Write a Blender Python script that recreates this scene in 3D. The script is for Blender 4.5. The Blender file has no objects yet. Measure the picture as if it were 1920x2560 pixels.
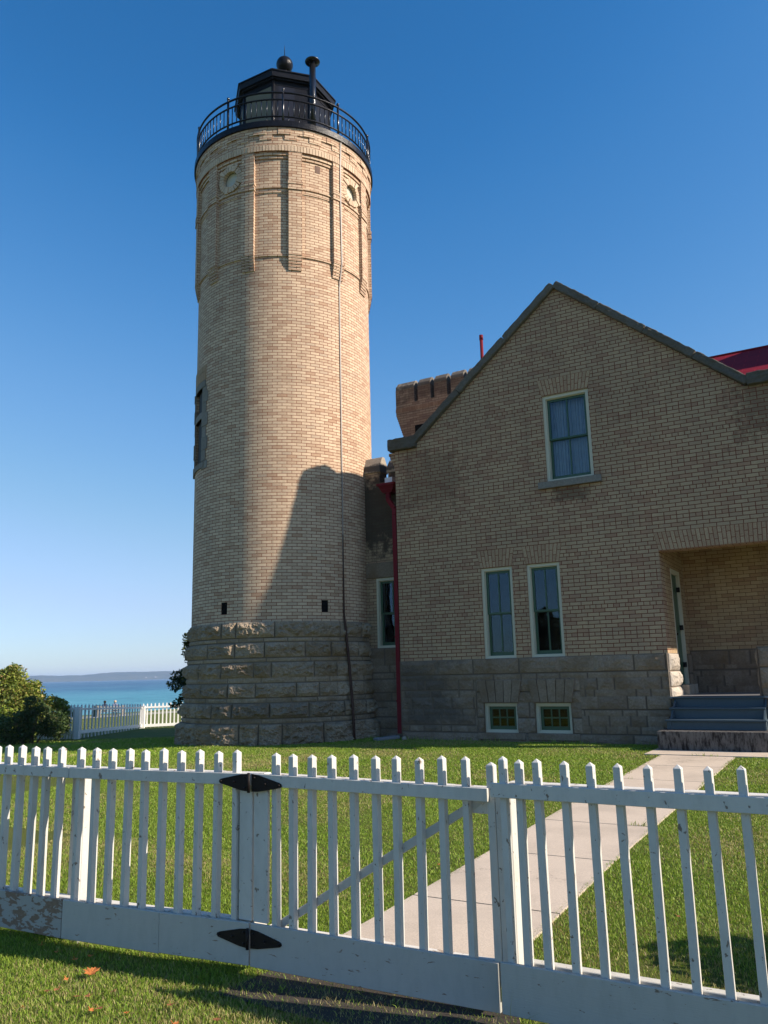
import bpy, bmesh, math, random
import numpy as np
from mathutils import Vector, Matrix
from math import sin, cos, pi, radians as rad, degrees as deg, sqrt, atan2

random.seed(7); RNG = np.random.default_rng(7)
sc = bpy.context.scene
COL = sc.collection

# ------------------------------------------------------------------ camera
CAMZ = 1.42
F_PX, YAW, PITCH, ROLL = 2026.2, rad(-30.036), rad(11.259), rad(-1.390)
Fv = Vector((sin(YAW)*cos(PITCH), cos(YAW)*cos(PITCH), sin(PITCH)))
R0 = Vector((cos(YAW), -sin(YAW), 0)); U0 = R0.cross(Fv)
Rv = R0*cos(ROLL)+U0*sin(ROLL); Uv = -R0*sin(ROLL)+U0*cos(ROLL)
cd = bpy.data.cameras.new('camera'); cam = bpy.data.objects.new('camera', cd); COL.objects.link(cam)
M = Matrix.Identity(4)
for i in range(3):
    M[i][0] = Rv[i]; M[i][1] = Uv[i]; M[i][2] = -Fv[i]
M[2][3] = CAMZ
cam.matrix_world = M
cd.sensor_fit = 'VERTICAL'; cd.sensor_height = 24; cd.lens = F_PX/2560*24
cd.clip_start = 0.05; cd.clip_end = 20000
sc.camera = cam

# ------------------------------------------------------------------ world, sun, exposure
SUN_AZ, SUN_EL = rad(78), rad(31.75)
w = bpy.data.worlds.new('World'); sc.world = w; w.use_nodes = True
wn = w.node_tree.nodes; wl = w.node_tree.links
bg = wn['Background']; sky = wn.new('ShaderNodeTexSky'); sky.sky_type = 'NISHITA'
sky.sun_disc = False; sky.sun_elevation = SUN_EL; sky.sun_rotation = SUN_AZ
sky.altitude = 200; sky.air_density = 1.0; sky.dust_density = 0.2; sky.ozone_density = 10.0
# clear polarised autumn sky: deeper overhead blue, white only low down
sv = wn.new('ShaderNodeVectorMath'); sv.operation = 'SCALE'; sv.inputs['Scale'].default_value = 1/6; wl.new(sky.outputs[0], sv.inputs[0])
cv = wn.new('ShaderNodeRGBCurve'); wl.new(sv.outputs[0], cv.inputs['Color'])
for ch, pts in ((0, [(.0, .0), (.06, .026), (.075, .052), (.13, .17), (.295, .43), (.52, .60), (1, 1)]), (1, [(.0, .0), (.15, .158), (.19, .225), (.32, .40), (.60, .64), (.73, .71), (1, .95)]), (2, [(.0, .0), (.387, .43), (.47, .54), (.71, .74), (.96, .85), (1, .88)])):
    c_ = cv.mapping.curves[ch]; c_.points[0].location = pts[0]; c_.points[1].location = pts[-1]
    for p in pts[1:-1]: c_.points.new(*p)
cv.mapping.update()
sv2 = wn.new('ShaderNodeVectorMath'); sv2.operation = 'SCALE'; sv2.inputs['Scale'].default_value = 6.2; wl.new(cv.outputs[0], sv2.inputs[0])
wl.new(sv2.outputs[0], bg.inputs[0]); bg.inputs[1].default_value = 0.101
sd = bpy.data.lights.new('sun', 'SUN'); sd.energy = 5.0; sd.angle = rad(0.53); sd.color = (1.0, 0.885, 0.745)
sun = bpy.data.objects.new('sun', sd); COL.objects.link(sun)
S = Vector((cos(SUN_EL)*sin(SUN_AZ), cos(SUN_EL)*cos(SUN_AZ), sin(SUN_EL)))
sun.rotation_euler = (-S).to_track_quat('-Z', 'Y').to_euler()
sc.view_settings.view_transform = 'Standard'; sc.view_settings.look = 'None'
sc.view_settings.exposure = 0.72; sc.view_settings.gamma = 1.0
sc.cycles.max_bounces = 8; sc.cycles.transparent_max_bounces = 16

# ------------------------------------------------------------------ node helpers
def new_mat(name):
    m = bpy.data.materials.new(name); m.use_nodes = True
    nt = m.node_tree; b = nt.nodes['Principled BSDF']
    return m, nt, b
def N(nt, t, **k):
    n = nt.nodes.new(t)
    for a, v in k.items():
        if a.startswith('i_'):
            n.inputs[a[2:].replace('_', ' ')].default_value = v
        else: setattr(n, a, v)
    return n
def L(nt, a, b): nt.links.new(a, b)
def ramp(nt, fac, stops, interp='LINEAR'):
    r = N(nt, 'ShaderNodeValToRGB'); r.color_ramp.interpolation = interp
    el = r.color_ramp.elements
    while len(el) < len(stops): el.new(0.5)
    for e, (p, c) in zip(el, stops):
        e.position = p; e.color = (c[0], c[1], c[2], 1) if not isinstance(c, (int, float)) else (c, c, c, 1)
    if fac is not None: L(nt, fac, r.inputs[0])
    return r.outputs[0]
def mix(nt, fac, a, b, mode='MIX'):
    n = N(nt, 'ShaderNodeMix', data_type='RGBA', blend_type=mode)
    for sock, v in ((n.inputs[0], fac), (n.inputs[6], a), (n.inputs[7], b)):
        if hasattr(v, 'is_output') or hasattr(v, 'links'): L(nt, v, sock)
        elif isinstance(v, (int, float)): sock.default_value = v
        else: sock.default_value = (v[0], v[1], v[2], 1)
    return n.outputs[2]
def math_(nt, op, a, b=None, c=None, clamp=False):
    n = N(nt, 'ShaderNodeMath', operation=op); n.use_clamp = clamp
    for i, v in enumerate((a, b, c)):
        if v is None: continue
        if isinstance(v, (int, float)): n.inputs[i].default_value = v
        else: L(nt, v, n.inputs[i])
    return n.outputs[0]
def noise(nt, vec, scale, detail=4, rough=0.5, dist=0.0, out=0):
    n = N(nt, 'ShaderNodeTexNoise'); n.inputs['Scale'].default_value = scale
    n.inputs['Detail'].default_value = detail; n.inputs['Roughness'].default_value = rough
    n.inputs['Distortion'].default_value = dist
    if vec is not None: L(nt, vec, n.inputs['Vector'])
    return n.outputs[out]
def objco(nt): return N(nt, 'ShaderNodeTexCoord').outputs['Object']
def wpos(nt): return N(nt, 'ShaderNodeNewGeometry').outputs['Position']
def vscale(nt, v, s):
    n = N(nt, 'ShaderNodeMapping'); n.inputs['Scale'].default_value = s; L(nt, v, n.inputs['Vector']); return n.outputs[0]
def bump(nt, b, h, strength=0.5, dist=0.01, normal=None):
    n = N(nt, 'ShaderNodeBump'); n.inputs['Strength'].default_value = strength; n.inputs['Distance'].default_value = dist
    L(nt, h, n.inputs['Height'])
    if normal is not None: L(nt, normal, n.inputs['Normal'])
    if b is not None: L(nt, n.outputs[0], b.inputs['Normal'])
    return n.outputs[0]

# ------------------------------------------------------------------ materials
def brick_mat(name, bw, bh, cols, mortar, dirt=0.25, stains=None, header_every=0, mortar_w=0.0045, rough_bump=0.6, offs=(0, 0)):
    m, nt, b = new_mat(name)
    uv = N(nt, 'ShaderNodeUVMap'); uv.uv_map = 'UVMap'
    P = wpos(nt)
    # slightly wobbling courses
    wob = noise(nt, uv.outputs[0], 7.0, 3, 0.6, out=1)
    sub = N(nt, 'ShaderNodeVectorMath', operation='SUBTRACT'); L(nt, wob, sub.inputs[0]); sub.inputs[1].default_value = (0.5, 0.5, 0.5)
    scl = N(nt, 'ShaderNodeVectorMath', operation='SCALE'); L(nt, sub.outputs[0], scl.inputs[0]); scl.inputs['Scale'].default_value = 0.010
    add = N(nt, 'ShaderNodeVectorMath', operation='ADD'); L(nt, uv.outputs[0], add.inputs[0]); L(nt, scl.outputs[0], add.inputs[1])
    add2 = N(nt, 'ShaderNodeVectorMath', operation='ADD'); L(nt, add.outputs[0], add2.inputs[0]); add2.inputs[1].default_value = (50+offs[0], 20+offs[1], 0)
    bt = N(nt, 'ShaderNodeTexBrick'); L(nt, add2.outputs[0], bt.inputs['Vector'])
    bt.inputs['Color1'].default_value = (0, 0, 0, 1); bt.inputs['Color2'].default_value = (1, 1, 1, 1); bt.inputs['Mortar'].default_value = (0.5, 0.5, 0.5, 1)
    bt.inputs['Scale'].default_value = 1; bt.inputs['Mortar Size'].default_value = mortar_w; bt.inputs['Mortar Smooth'].default_value = 0.35
    bt.inputs['Brick Width'].default_value = bw; bt.inputs['Row Height'].default_value = bh; bt.offset = 0.5
    if header_every: bt.squash = 0.5; bt.squash_frequency = header_every
    else: bt.squash = 1
    col = ramp(nt, bt.outputs['Color'], cols)
    n1 = noise(nt, P, 38, 5, 0.7)
    col = mix(nt, math_(nt, 'MULTIPLY', ramp(nt, n1, [(0.35, 0.0), (0.75, 1.0)]), 0.30), col, (0.17, 0.135, 0.10), 'MIX')
    # broad tone drift
    n2 = noise(nt, P, 0.9, 3, 0.6)
    col = mix(nt, math_(nt, 'MULTIPLY', ramp(nt, n2, [(0.4, 0.0), (0.75, 1.0)]), dirt), col, (0.16, 0.13, 0.10))
    n4 = noise(nt, vscale(nt, P, (5.0, 5.0, 0.5)), 1.0, 5, 0.65)
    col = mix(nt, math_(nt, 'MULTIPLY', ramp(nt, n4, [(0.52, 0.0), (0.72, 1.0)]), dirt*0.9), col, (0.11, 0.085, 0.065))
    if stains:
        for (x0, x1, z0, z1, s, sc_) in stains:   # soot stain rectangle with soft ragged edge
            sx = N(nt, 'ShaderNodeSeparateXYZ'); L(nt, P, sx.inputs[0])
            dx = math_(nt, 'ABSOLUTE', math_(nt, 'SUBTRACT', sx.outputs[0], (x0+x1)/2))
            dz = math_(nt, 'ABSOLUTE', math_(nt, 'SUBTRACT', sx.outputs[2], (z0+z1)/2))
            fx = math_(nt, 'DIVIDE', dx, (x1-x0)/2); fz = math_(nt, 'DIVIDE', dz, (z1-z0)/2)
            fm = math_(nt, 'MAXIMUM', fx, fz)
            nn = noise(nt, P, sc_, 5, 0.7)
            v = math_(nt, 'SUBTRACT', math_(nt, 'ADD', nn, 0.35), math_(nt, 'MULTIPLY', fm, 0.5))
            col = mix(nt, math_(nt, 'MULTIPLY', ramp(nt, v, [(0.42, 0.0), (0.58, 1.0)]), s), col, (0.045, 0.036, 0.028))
    mcol = mix(nt, noise(nt, P, 25, 3), mortar, tuple(c*0.55 for c in mortar))
    col = mix(nt, bt.outputs['Fac'], col, mcol)
    L(nt, col, b.inputs['Base Color']); b.inputs['Roughness'].default_value = 0.9; b.inputs['Specular IOR Level'].default_value = 0.15
    h = math_(nt, 'SUBTRACT', math_(nt, 'MULTIPLY', noise(nt, P, 60, 4, 0.7), 0.35), bt.outputs['Fac'])
    h = math_(nt, 'ADD', h, math_(nt, 'MULTIPLY', bt.outputs['Color'], 0.25))
    bump(nt, b, h, rough_bump, 0.008)
    return m
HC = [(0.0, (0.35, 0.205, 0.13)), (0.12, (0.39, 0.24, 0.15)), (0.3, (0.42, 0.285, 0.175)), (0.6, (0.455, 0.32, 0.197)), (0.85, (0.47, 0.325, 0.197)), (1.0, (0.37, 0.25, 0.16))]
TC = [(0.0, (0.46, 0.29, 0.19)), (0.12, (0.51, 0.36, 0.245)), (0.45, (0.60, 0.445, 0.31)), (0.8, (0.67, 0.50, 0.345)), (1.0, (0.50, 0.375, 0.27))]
MORT = (0.19, 0.058, 0.034)
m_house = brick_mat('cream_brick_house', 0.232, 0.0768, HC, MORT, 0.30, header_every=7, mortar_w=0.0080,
                    stains=[(-1.9, 0.6, 5.3, 7.0, 0.45, 9.0), (-9.0, -7.0, 4.9, 6.6, 0.35, 4.0), (-5.3, -4.3, 4.75, 5.15, 0.6, 6.0)])
m_tower = brick_mat('cream_brick_tower', 0.226, 0.0733, TC, (0.25, 0.088, 0.05), 0.18, mortar_w=0.0076,
                    stains=[(-14.6, -13.2, 2.55, 2.9, 0.3, 4.0)])
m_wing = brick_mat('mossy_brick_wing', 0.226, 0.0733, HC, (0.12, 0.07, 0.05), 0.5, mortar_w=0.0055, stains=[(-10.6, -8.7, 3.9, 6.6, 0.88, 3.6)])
m_turret = brick_mat('brown_brick_turret', 0.222, 0.0733, [(0, (0.25, 0.155, 0.11)), (0.4, (0.33, 0.225, 0.15)), (1, (0.39, 0.28, 0.19))], (0.12, 0.06, 0.04), 0.45, stains=[(-12, -8, 9.5, 10.4, 0.5, 4.0)])
m_porch = brick_mat('porch_brick_bounce_tint', 0.232, 0.0768, [(0, (0.34, 0.20, 0.11)), (0.4, (0.43, 0.29, 0.155)), (1, (0.48, 0.34, 0.19))], (0.14, 0.06, 0.03), 0.3)  # amber tint puts the warm bounce light of the porch into the brick

def tone_mat(name, lo, hi, joint, rough=0.9, grain=50, bstr=0.4, moss=0.0, specks=None):
    """solid bricks or stones: every block carries its own 'tone' (0..1); tone<0 is the joint"""
    m, nt, b = new_mat(name); P = wpos(nt)
    at = N(nt, 'ShaderNodeAttribute'); at.attribute_name = 'tone'
    col = ramp(nt, at.outputs['Fac'], [(0.0, lo), (1.0, hi)])
    n1 = noise(nt, P, grain, 5, 0.7)
    col = mix(nt, math_(nt, 'MULTIPLY', ramp(nt, n1, [(0.38, 0.0), (0.62, 1.0)]), 0.42), col, tuple(c*0.5 for c in lo))
    n2 = noise(nt, P, 2.3, 5, 0.65)
    col = mix(nt, math_(nt, 'MULTIPLY', ramp(nt, n2, [(0.45, 0.0), (0.65, 1.0)]), moss), col, (lo[0]*0.62, lo[1]*0.48, lo[2]*0.26))
    jf = math_(nt, 'LESS_THAN', at.outputs['Fac'], -0.01)
    if specks:
        for (x0, x1, z0, z1, s, sc_) in specks:
            sx = N(nt, 'ShaderNodeSeparateXYZ'); L(nt, P, sx.inputs[0])
            fx = math_(nt, 'DIVIDE', math_(nt, 'ABSOLUTE', math_(nt, 'SUBTRACT', sx.outputs[0], (x0+x1)/2)), (x1-x0)/2)
            fz = math_(nt, 'DIVIDE', math_(nt, 'ABSOLUTE', math_(nt, 'SUBTRACT', sx.outputs[2], (z0+z1)/2)), (z1-z0)/2)
            v = math_(nt, 'SUBTRACT', math_(nt, 'ADD', noise(nt, P, sc_, 5, 0.65), 0.4), math_(nt, 'MULTIPLY', math_(nt, 'MAXIMUM', fx, fz), 0.5))
            col = mix(nt, math_(nt, 'MULTIPLY', ramp(nt, v, [(0.42, 0.0), (0.62, 1.0)]), s), col, (0.06, 0.055, 0.052))
    col = mix(nt, jf, col, joint)
    L(nt, col, b.inputs['Base Color']); b.inputs['Roughness'].default_value = rough; b.inputs['Specular IOR Level'].default_value = 0.15
    bump(nt, b, math_(nt, 'ADD', noise(nt, P, grain*1.3, 6, 0.75), math_(nt, 'MULTIPLY', noise(nt, P, grain*0.25, 4, 0.6), 2.0)), bstr, 0.01)
    return m
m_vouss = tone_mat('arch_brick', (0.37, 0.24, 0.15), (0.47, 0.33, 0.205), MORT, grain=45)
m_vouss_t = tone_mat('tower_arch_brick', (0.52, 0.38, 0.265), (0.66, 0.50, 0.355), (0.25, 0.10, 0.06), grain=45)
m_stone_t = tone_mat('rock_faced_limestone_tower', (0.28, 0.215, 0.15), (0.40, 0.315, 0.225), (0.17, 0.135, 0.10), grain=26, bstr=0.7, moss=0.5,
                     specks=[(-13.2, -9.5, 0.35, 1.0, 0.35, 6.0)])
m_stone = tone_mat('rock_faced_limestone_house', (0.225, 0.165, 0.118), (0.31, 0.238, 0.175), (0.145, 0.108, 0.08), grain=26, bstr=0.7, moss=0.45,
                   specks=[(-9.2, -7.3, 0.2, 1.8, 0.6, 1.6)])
m_coping = tone_mat('grey_coping_stone', (0.11, 0.10, 0.085), (0.155, 0.14, 0.12), (0.28, 0.27, 0.25), grain=20, bstr=0.9, moss=0.3)
m_cap = tone_mat('buff_cap_stone', (0.36, 0.31, 0.25), (0.42, 0.37, 0.30), (0.1, 0.1, 0.1), grain=22, bstr=0.8, moss=0.35, specks=[(-12, -8, 6.2, 6.45, 0.9, 9.0), (-12.2, -8, 9.9, 10.35, 0.7, 9.0)])
m_surround = tone_mat('grey_window_surround_stone', (0.21, 0.19, 0.165), (0.28, 0.25, 0.215), (0.1, 0.1, 0.1), grain=25, bstr=0.6, moss=0.2)

def paint_mat(name, colr, rough=0.45, peel=0.0, under=(0.16, 0.115, 0.085), dirt=0.25, dirtc=(0.32, 0.30, 0.26), peel_scale=(3.5, 3.5, 9), spec=0.4, bstr=0.35):
    m, nt, b = new_mat(name); P = wpos(nt)
    n1 = noise(nt, vscale(nt, P, (3, 3, 1.2)), 6, 6, 0.7)
    col = mix(nt, math_(nt, 'MULTIPLY', ramp(nt, n1, [(0.45, 0.0), (0.8, 1.0)]), dirt), colr, dirtc)
    h = noise(nt, vscale(nt, P, (4, 4, 60)), 4, 4, 0.6)
    if peel > 0:
        n2 = noise(nt, vscale(nt, P, peel_scale), 3.2, 7, 0.62, 0.4)
        th = 0.78-peel*0.30
        pm = ramp(nt, n2, [(th, 0.0), (th+0.012, 1.0)])
        col = mix(nt, pm, col, mix(nt, noise(nt, P, 60, 3), under, tuple(c*1.9 for c in under)))
        h = math_(nt, 'SUBTRACT', h, math_(nt, 'MULTIPLY', pm, 2.0))
    L(nt, col, b.inputs['Base Color']); b.inputs['Roughness'].default_value = rough; b.inputs['Specular IOR Level'].default_value = spec
    bump(nt, b, h, bstr, 0.003)
    return m
m_white = paint_mat('white_fence_paint', (0.56, 0.54, 0.49), 0.5, 0.46, under=(0.14, 0.11, 0.085), dirt=0.42, dirtc=(0.34, 0.32, 0.28), peel_scale=(9, 9, 7))
m_white_far = paint_mat('white_far_fence_paint', (0.78, 0.76, 0.72), 0.5, 0.0, dirt=0.1)
m_white_board = paint_mat('white_board_paint', (0.44, 0.43, 0.39), 0.5, 0.44, dirt=0.4, dirtc=(0.30, 0.29, 0.26), peel_scale=(4, 4, 14))
m_white_peeled = paint_mat('peeling_board_paint', (0.36, 0.35, 0.32), 0.55, 0.86, under=(0.15, 0.10, 0.07), dirt=0.35)
m_white_top = paint_mat('weathered_rail_top', (0.66, 0.63, 0.58), 0.55, 0.62, under=(0.26, 0.20, 0.15), dirt=0.3)
m_cream = paint_mat('cream_frame_paint', (0.54, 0.50, 0.38), 0.45, 0.0, dirt=0.12)
m_green = paint_mat('green_sash_paint', (0.035, 0.085, 0.045), 0.35, 0.0, dirt=0.1, dirtc=(0.02, 0.04, 0.025))
m_redp = paint_mat('red_metal_paint', (0.15, 0.012, 0.018), 0.6, 0.0, dirt=0.2, dirtc=(0.08, 0.015, 0.015), spec=0.12)
m_bluegrey = paint_mat('slate_blue_step_paint', (0.055, 0.082, 0.10), 0.5, 0.12, dirt=0.35, dirtc=(0.035, 0.045, 0.055))
m_deckp = paint_mat('grey_deck_paint', (0.20, 0.20, 0.21), 0.45, 0.3, dirt=0.3, dirtc=(0.11, 0.11, 0.11))
m_lightgrey = paint_mat('white_flashing', (0.62, 0.62, 0.66), 0.4)
m_slat = paint_mat('grey_wood', (0.33, 0.31, 0.27), 0.7)
m_strap = paint_mat('cable_strap', (0.30, 0.255, 0.225), 0.5)

def iron(name, c=(0.007, 0.007, 0.009), rough=0.30, bs=0.9, scale=40, spec=0.16):
    m, nt, b = new_mat(name); P = wpos(nt)
    n = noise(nt, P, scale, 4, 0.6)
    L(nt, mix(nt, n, c, tuple(x*1.8 for x in c)), b.inputs['Base Color'])
    b.inputs['Roughness'].default_value = rough; b.inputs['Specular IOR Level'].default_value = spec
    bump(nt, b, n, bs, 0.008); return m
m_iron = iron('black_gloss_iron'); m_rail = iron('glossy_rail_iron', rough=0.22, spec=.55, bs=.6)
m_iron_plain = iron('black_hinge_iron', (0.012, 0.009, 0.008), 0.55, 0.3)

def simple(name, c, rough=0.8, spec=0.2, var=0.2, scale=20, bs=0.3, bd=0.01):
    m, nt, b = new_mat(name); P = wpos(nt); n = noise(nt, P, scale, 5, 0.65)
    L(nt, mix(nt, ramp(nt, n, [(0.3, 0.0), (0.7, 1.0)]), tuple(x*(1-var) for x in c), tuple(min(1, x*(1+var)) for x in c)), b.inputs['Base Color'])
    b.inputs['Roughness'].default_value = rough; b.inputs['Specular IOR Level'].default_value = spec
    bump(nt, b, n, bs, bd); return m
m_dark = simple('shade_black', (0.008, 0.008, 0.008), 0.95, spec=0.05)  # near-black colour in place of shade in rooms, openings and gaps
m_curtain = simple('grey_curtain_cloth', (0.55, 0.54, 0.50), 0.9, var=0.1, scale=6)
m_blind = simple('cream_glazing', (0.50, 0.47, 0.38), 0.35, 0.5, 0.08, 3, 0.1)
m_pane_cloth = simple('buff_lantern_curtain', (0.17, 0.155, 0.115), 0.8, 0.08, 0.08, 3, 0.1)
m_bark = simple('bark', (0.12, 0.09, 0.06), 0.95, scale=14, bs=0.9, bd=0.03)
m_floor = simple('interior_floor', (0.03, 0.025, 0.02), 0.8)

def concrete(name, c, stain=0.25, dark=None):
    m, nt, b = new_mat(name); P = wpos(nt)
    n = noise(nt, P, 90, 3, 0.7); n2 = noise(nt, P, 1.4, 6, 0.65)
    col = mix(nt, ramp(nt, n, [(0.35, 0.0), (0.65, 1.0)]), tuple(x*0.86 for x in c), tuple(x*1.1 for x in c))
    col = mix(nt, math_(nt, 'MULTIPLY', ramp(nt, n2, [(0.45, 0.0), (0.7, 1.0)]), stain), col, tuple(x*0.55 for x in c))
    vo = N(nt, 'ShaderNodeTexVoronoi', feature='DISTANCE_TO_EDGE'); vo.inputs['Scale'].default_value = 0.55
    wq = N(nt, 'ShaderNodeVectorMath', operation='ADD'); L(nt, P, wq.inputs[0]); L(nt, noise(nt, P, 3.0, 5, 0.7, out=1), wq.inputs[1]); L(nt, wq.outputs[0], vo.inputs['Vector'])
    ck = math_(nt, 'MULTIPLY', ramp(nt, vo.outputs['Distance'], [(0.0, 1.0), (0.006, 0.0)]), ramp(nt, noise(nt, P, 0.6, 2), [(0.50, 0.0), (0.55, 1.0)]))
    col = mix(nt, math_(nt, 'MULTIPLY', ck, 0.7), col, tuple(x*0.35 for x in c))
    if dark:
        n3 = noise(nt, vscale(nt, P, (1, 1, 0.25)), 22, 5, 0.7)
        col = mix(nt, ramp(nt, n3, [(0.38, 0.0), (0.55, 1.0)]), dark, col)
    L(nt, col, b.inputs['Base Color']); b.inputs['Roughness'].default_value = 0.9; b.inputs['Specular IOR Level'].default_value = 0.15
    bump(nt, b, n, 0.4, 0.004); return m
m_conc = concrete('pale_walk_concrete', (0.55, 0.455, 0.36), 0.45)
m_concstep = concrete('stained_step_concrete', (0.13, 0.12, 0.11), 0.5, (0.02, 0.017, 0.016))
m_concfar = concrete('far_walk_concrete', (0.50, 0.46, 0.42))
m_splash = concrete('grey_splash_concrete', (0.22, 0.22, 0.23))
m_gravel = concrete('shade_dark_gravel', (0.06, 0.05, 0.042), 0.5)  # gravel colour darkened to carry the shade by the gate

# glass: fresnel mix of mirror and clear
def glass_mat(name, tint=(0.7, 0.75, 0.75), boost=0.10, gc=(0.30, 0.44, 0.55, 1)):
    m, nt, b = new_mat(name); out = nt.nodes['Material Output']; nt.nodes.remove(b)
    tr = N(nt, 'ShaderNodeBsdfTransparent'); tr.inputs[0].default_value = (*tint, 1)
    gl = N(nt, 'ShaderNodeBsdfGlossy'); gl.inputs['Roughness'].default_value = 0.01; gl.inputs[0].default_value = gc
    P = wpos(nt); bn = N(nt, 'ShaderNodeBump'); bn.inputs['Strength'].default_value = 0.5; bn.inputs['Distance'].default_value = 0.008
    L(nt, noise(nt, P, 2.2, 2, 0.4), bn.inputs['Height']); L(nt, bn.outputs[0], gl.inputs['Normal'])
    fr = N(nt, 'ShaderNodeFresnel'); fr.inputs[0].default_value = 1.5
    f = math_(nt, 'ADD', fr.outputs[0], boost, clamp=True)
    mx = N(nt, 'ShaderNodeMixShader'); L(nt, f, mx.inputs[0]); L(nt, tr.outputs[0], mx.inputs[1]); L(nt, gl.outputs[0], mx.inputs[2])
    L(nt, mx.outputs[0], out.inputs[0]); return m
m_glass = glass_mat('window_glass', (0.7, 0.75, 0.75), 0.05)
m_glass_low = glass_mat('basement_glass', (.5, .5, .5), 0.06, (.30, .26, .24, 1))
m_glass_hi = glass_mat('window_glass_upper', (0.85, 0.9, 0.95), 0.02)

def leaf_mat(name, sat=1.0, trans=0.35):
    m, nt, b = new_mat(name)
    at = N(nt, 'ShaderNodeAttribute'); at.attribute_name = 'leafcol'
    L(nt, at.outputs['Color'], b.inputs['Base Color']); b.inputs['Roughness'].default_value = 0.55; b.inputs['Specular IOR Level'].default_value = 0.3
    out = nt.nodes['Material Output']; tl = N(nt, 'ShaderNodeBsdfTranslucent')
    L(nt, mix(nt, 1.0, at.outputs['Color'], (1.0, 1.0, 0.55), 'MULTIPLY'), tl.inputs[0])
    mx = N(nt, 'ShaderNodeMixShader'); mx.inputs[0].default_value = trans
    L(nt, b.outputs[0], mx.inputs[1]); L(nt, tl.outputs[0], mx.inputs[2]); L(nt, mx.outputs[0], out.inputs[0]); return m
m_leaf = leaf_mat('foliage_leaves'); m_blade = leaf_mat('grass_blades', trans=0.30)
def lawn_mat():
    m, nt, b = new_mat('lawn_turf'); P = wpos(nt)
    n = noise(nt, P, 3.0, 6, 0.7); n2 = noise(nt, P, 55, 4, 0.75); n3 = noise(nt, P, 0.35, 4, 0.6)
    col = ramp(nt, n, [(0.3, (0.11, 0.155, 0.018)), (0.5, (0.155, 0.20, 0.03)), (0.72, (0.23, 0.21, 0.07))])
    col = mix(nt, ramp(nt, n2, [(0.3, 0.0), (0.7, 1.0)]), mix(nt, 0.5, col, (0.05, 0.05, 0.015)), mix(nt, 0.5, col, (0.13, 0.17, 0.05)))
    col = mix(nt, math_(nt, 'MULTIPLY', ramp(nt, n3, [(0.45, 0.0), (0.7, 1.0)]), 0.35), col, (0.19, 0.16, 0.07))
    L(nt, col, b.inputs['Base Color']); b.inputs['Roughness'].default_value = 0.95; b.inputs['Specular IOR Level'].default_value = 0.1
    bump(nt, b, n2, 1.0, 0.05); return m
m_lawn = lawn_mat()
def water_mat():
    m, nt, b = new_mat('lake_water'); P = wpos(nt)
    sx = N(nt, 'ShaderNodeSeparateXYZ'); L(nt, P, sx.inputs[0])
    d = math_(nt, 'MULTIPLY', sx.outputs[0], -1.0)
    n = noise(nt, vscale(nt, P, (0.004, 0.012, 1)), 1, 4, 0.6)
    dd = math_(nt, 'ADD', math_(nt, 'LOGARITHM', d, 10.0), math_(nt, 'MULTIPLY', math_(nt, 'SUBTRACT', n, 0.5), 0.35))
    dd = math_(nt, 'DIVIDE', math_(nt, 'SUBTRACT', dd, 1.8), 1.6)
    col = ramp(nt, dd, [(0.0, (0.085, 0.30, 0.32)), (0.22, (0.05, 0.24, 0.29)), (0.34, (0.018, 0.12, 0.20)), (0.5, (0.008, 0.055, 0.14)), (1.0, (0.006, 0.04, 0.12))])
    wv = noise(nt, P, 0.35, 3, 0.6); wv2 = noise(nt, P, 0.07, 3, 0.6); wv3 = noise(nt, P, 0.012, 3, 0.6)
    wv = math_(nt, 'ADD', math_(nt, 'ADD', math_(nt, 'MULTIPLY', wv, 0.34), math_(nt, 'MULTIPLY', wv2, 0.33)), math_(nt, 'MULTIPLY', wv3, 0.33))
    col = mix(nt, math_(nt, 'MULTIPLY', ramp(nt, wv, [(0.47, 0.0), (0.56, 1.0)]), 0.45), col, (0.11, 0.27, 0.34))
    col = mix(nt, math_(nt, 'MULTIPLY', ramp(nt, wv, [(0.43, 1.0), (0.50, 0.0)]), 0.5), col, (0.01, 0.06, 0.13))
    L(nt, col, b.inputs['Base Color']); b.inputs['Roughness'].default_value = 0.32; b.inputs['IOR'].default_value = 1.33; b.inputs['Specular IOR Level'].default_value = 0.35
    h = math_(nt, 'ADD', noise(nt, vscale(nt, P, (1.0, 0.35, 1)), 0.9, 5, 0.6), noise(nt, vscale(nt, P, (0.3, 0.08, 1)), 0.5, 3, 0.6))
    bump(nt, b, h, 1.0, 0.5); return m
m_water = water_mat()
def hill_mat():
    m, nt, b = new_mat('wooded_far_shore'); P = wpos(nt)
    n = noise(nt, P, 0.012, 5, 0.7)
    L(nt, ramp(nt, n, [(0.3, (0.03, 0.045, 0.04)), (0.55, (0.05, 0.06, 0.045)), (0.75, (0.11, 0.085, 0.06))]), b.inputs['Base Color'])
    b.inputs['Roughness'].default_value = 1; b.inputs['Specular IOR Level'].default_value = 0; return m
m_hill = hill_mat()
def shingle_mat():
    m, nt, b = new_mat('red_metal_shingle'); uv = N(nt, 'ShaderNodeUVMap'); uv.uv_map = 'UVMap'
    bt = N(nt, 'ShaderNodeTexBrick'); L(nt, uv.outputs[0], bt.inputs['Vector'])
    bt.inputs['Color1'].default_value = (0.15, 0.008, 0.018, 1); bt.inputs['Color2'].default_value = (0.18, 0.009, 0.02, 1); bt.inputs['Mortar'].default_value = (0.28, 0.012, 0.022, 1)
    bt.inputs['Scale'].default_value = 1; bt.inputs['Mortar Size'].default_value = 0.008; bt.inputs['Brick Width'].default_value = 0.5; bt.inputs['Row Height'].default_value = 0.3
    L(nt, bt.outputs['Color'], b.inputs['Base Color']); b.inputs['Roughness'].default_value = 0.8; b.inputs['Specular IOR Level'].default_value = 0.08
    bump(nt, b, bt.outputs['Fac'], 0.6, 0.01); return m
m_shingle = shingle_mat()

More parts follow.
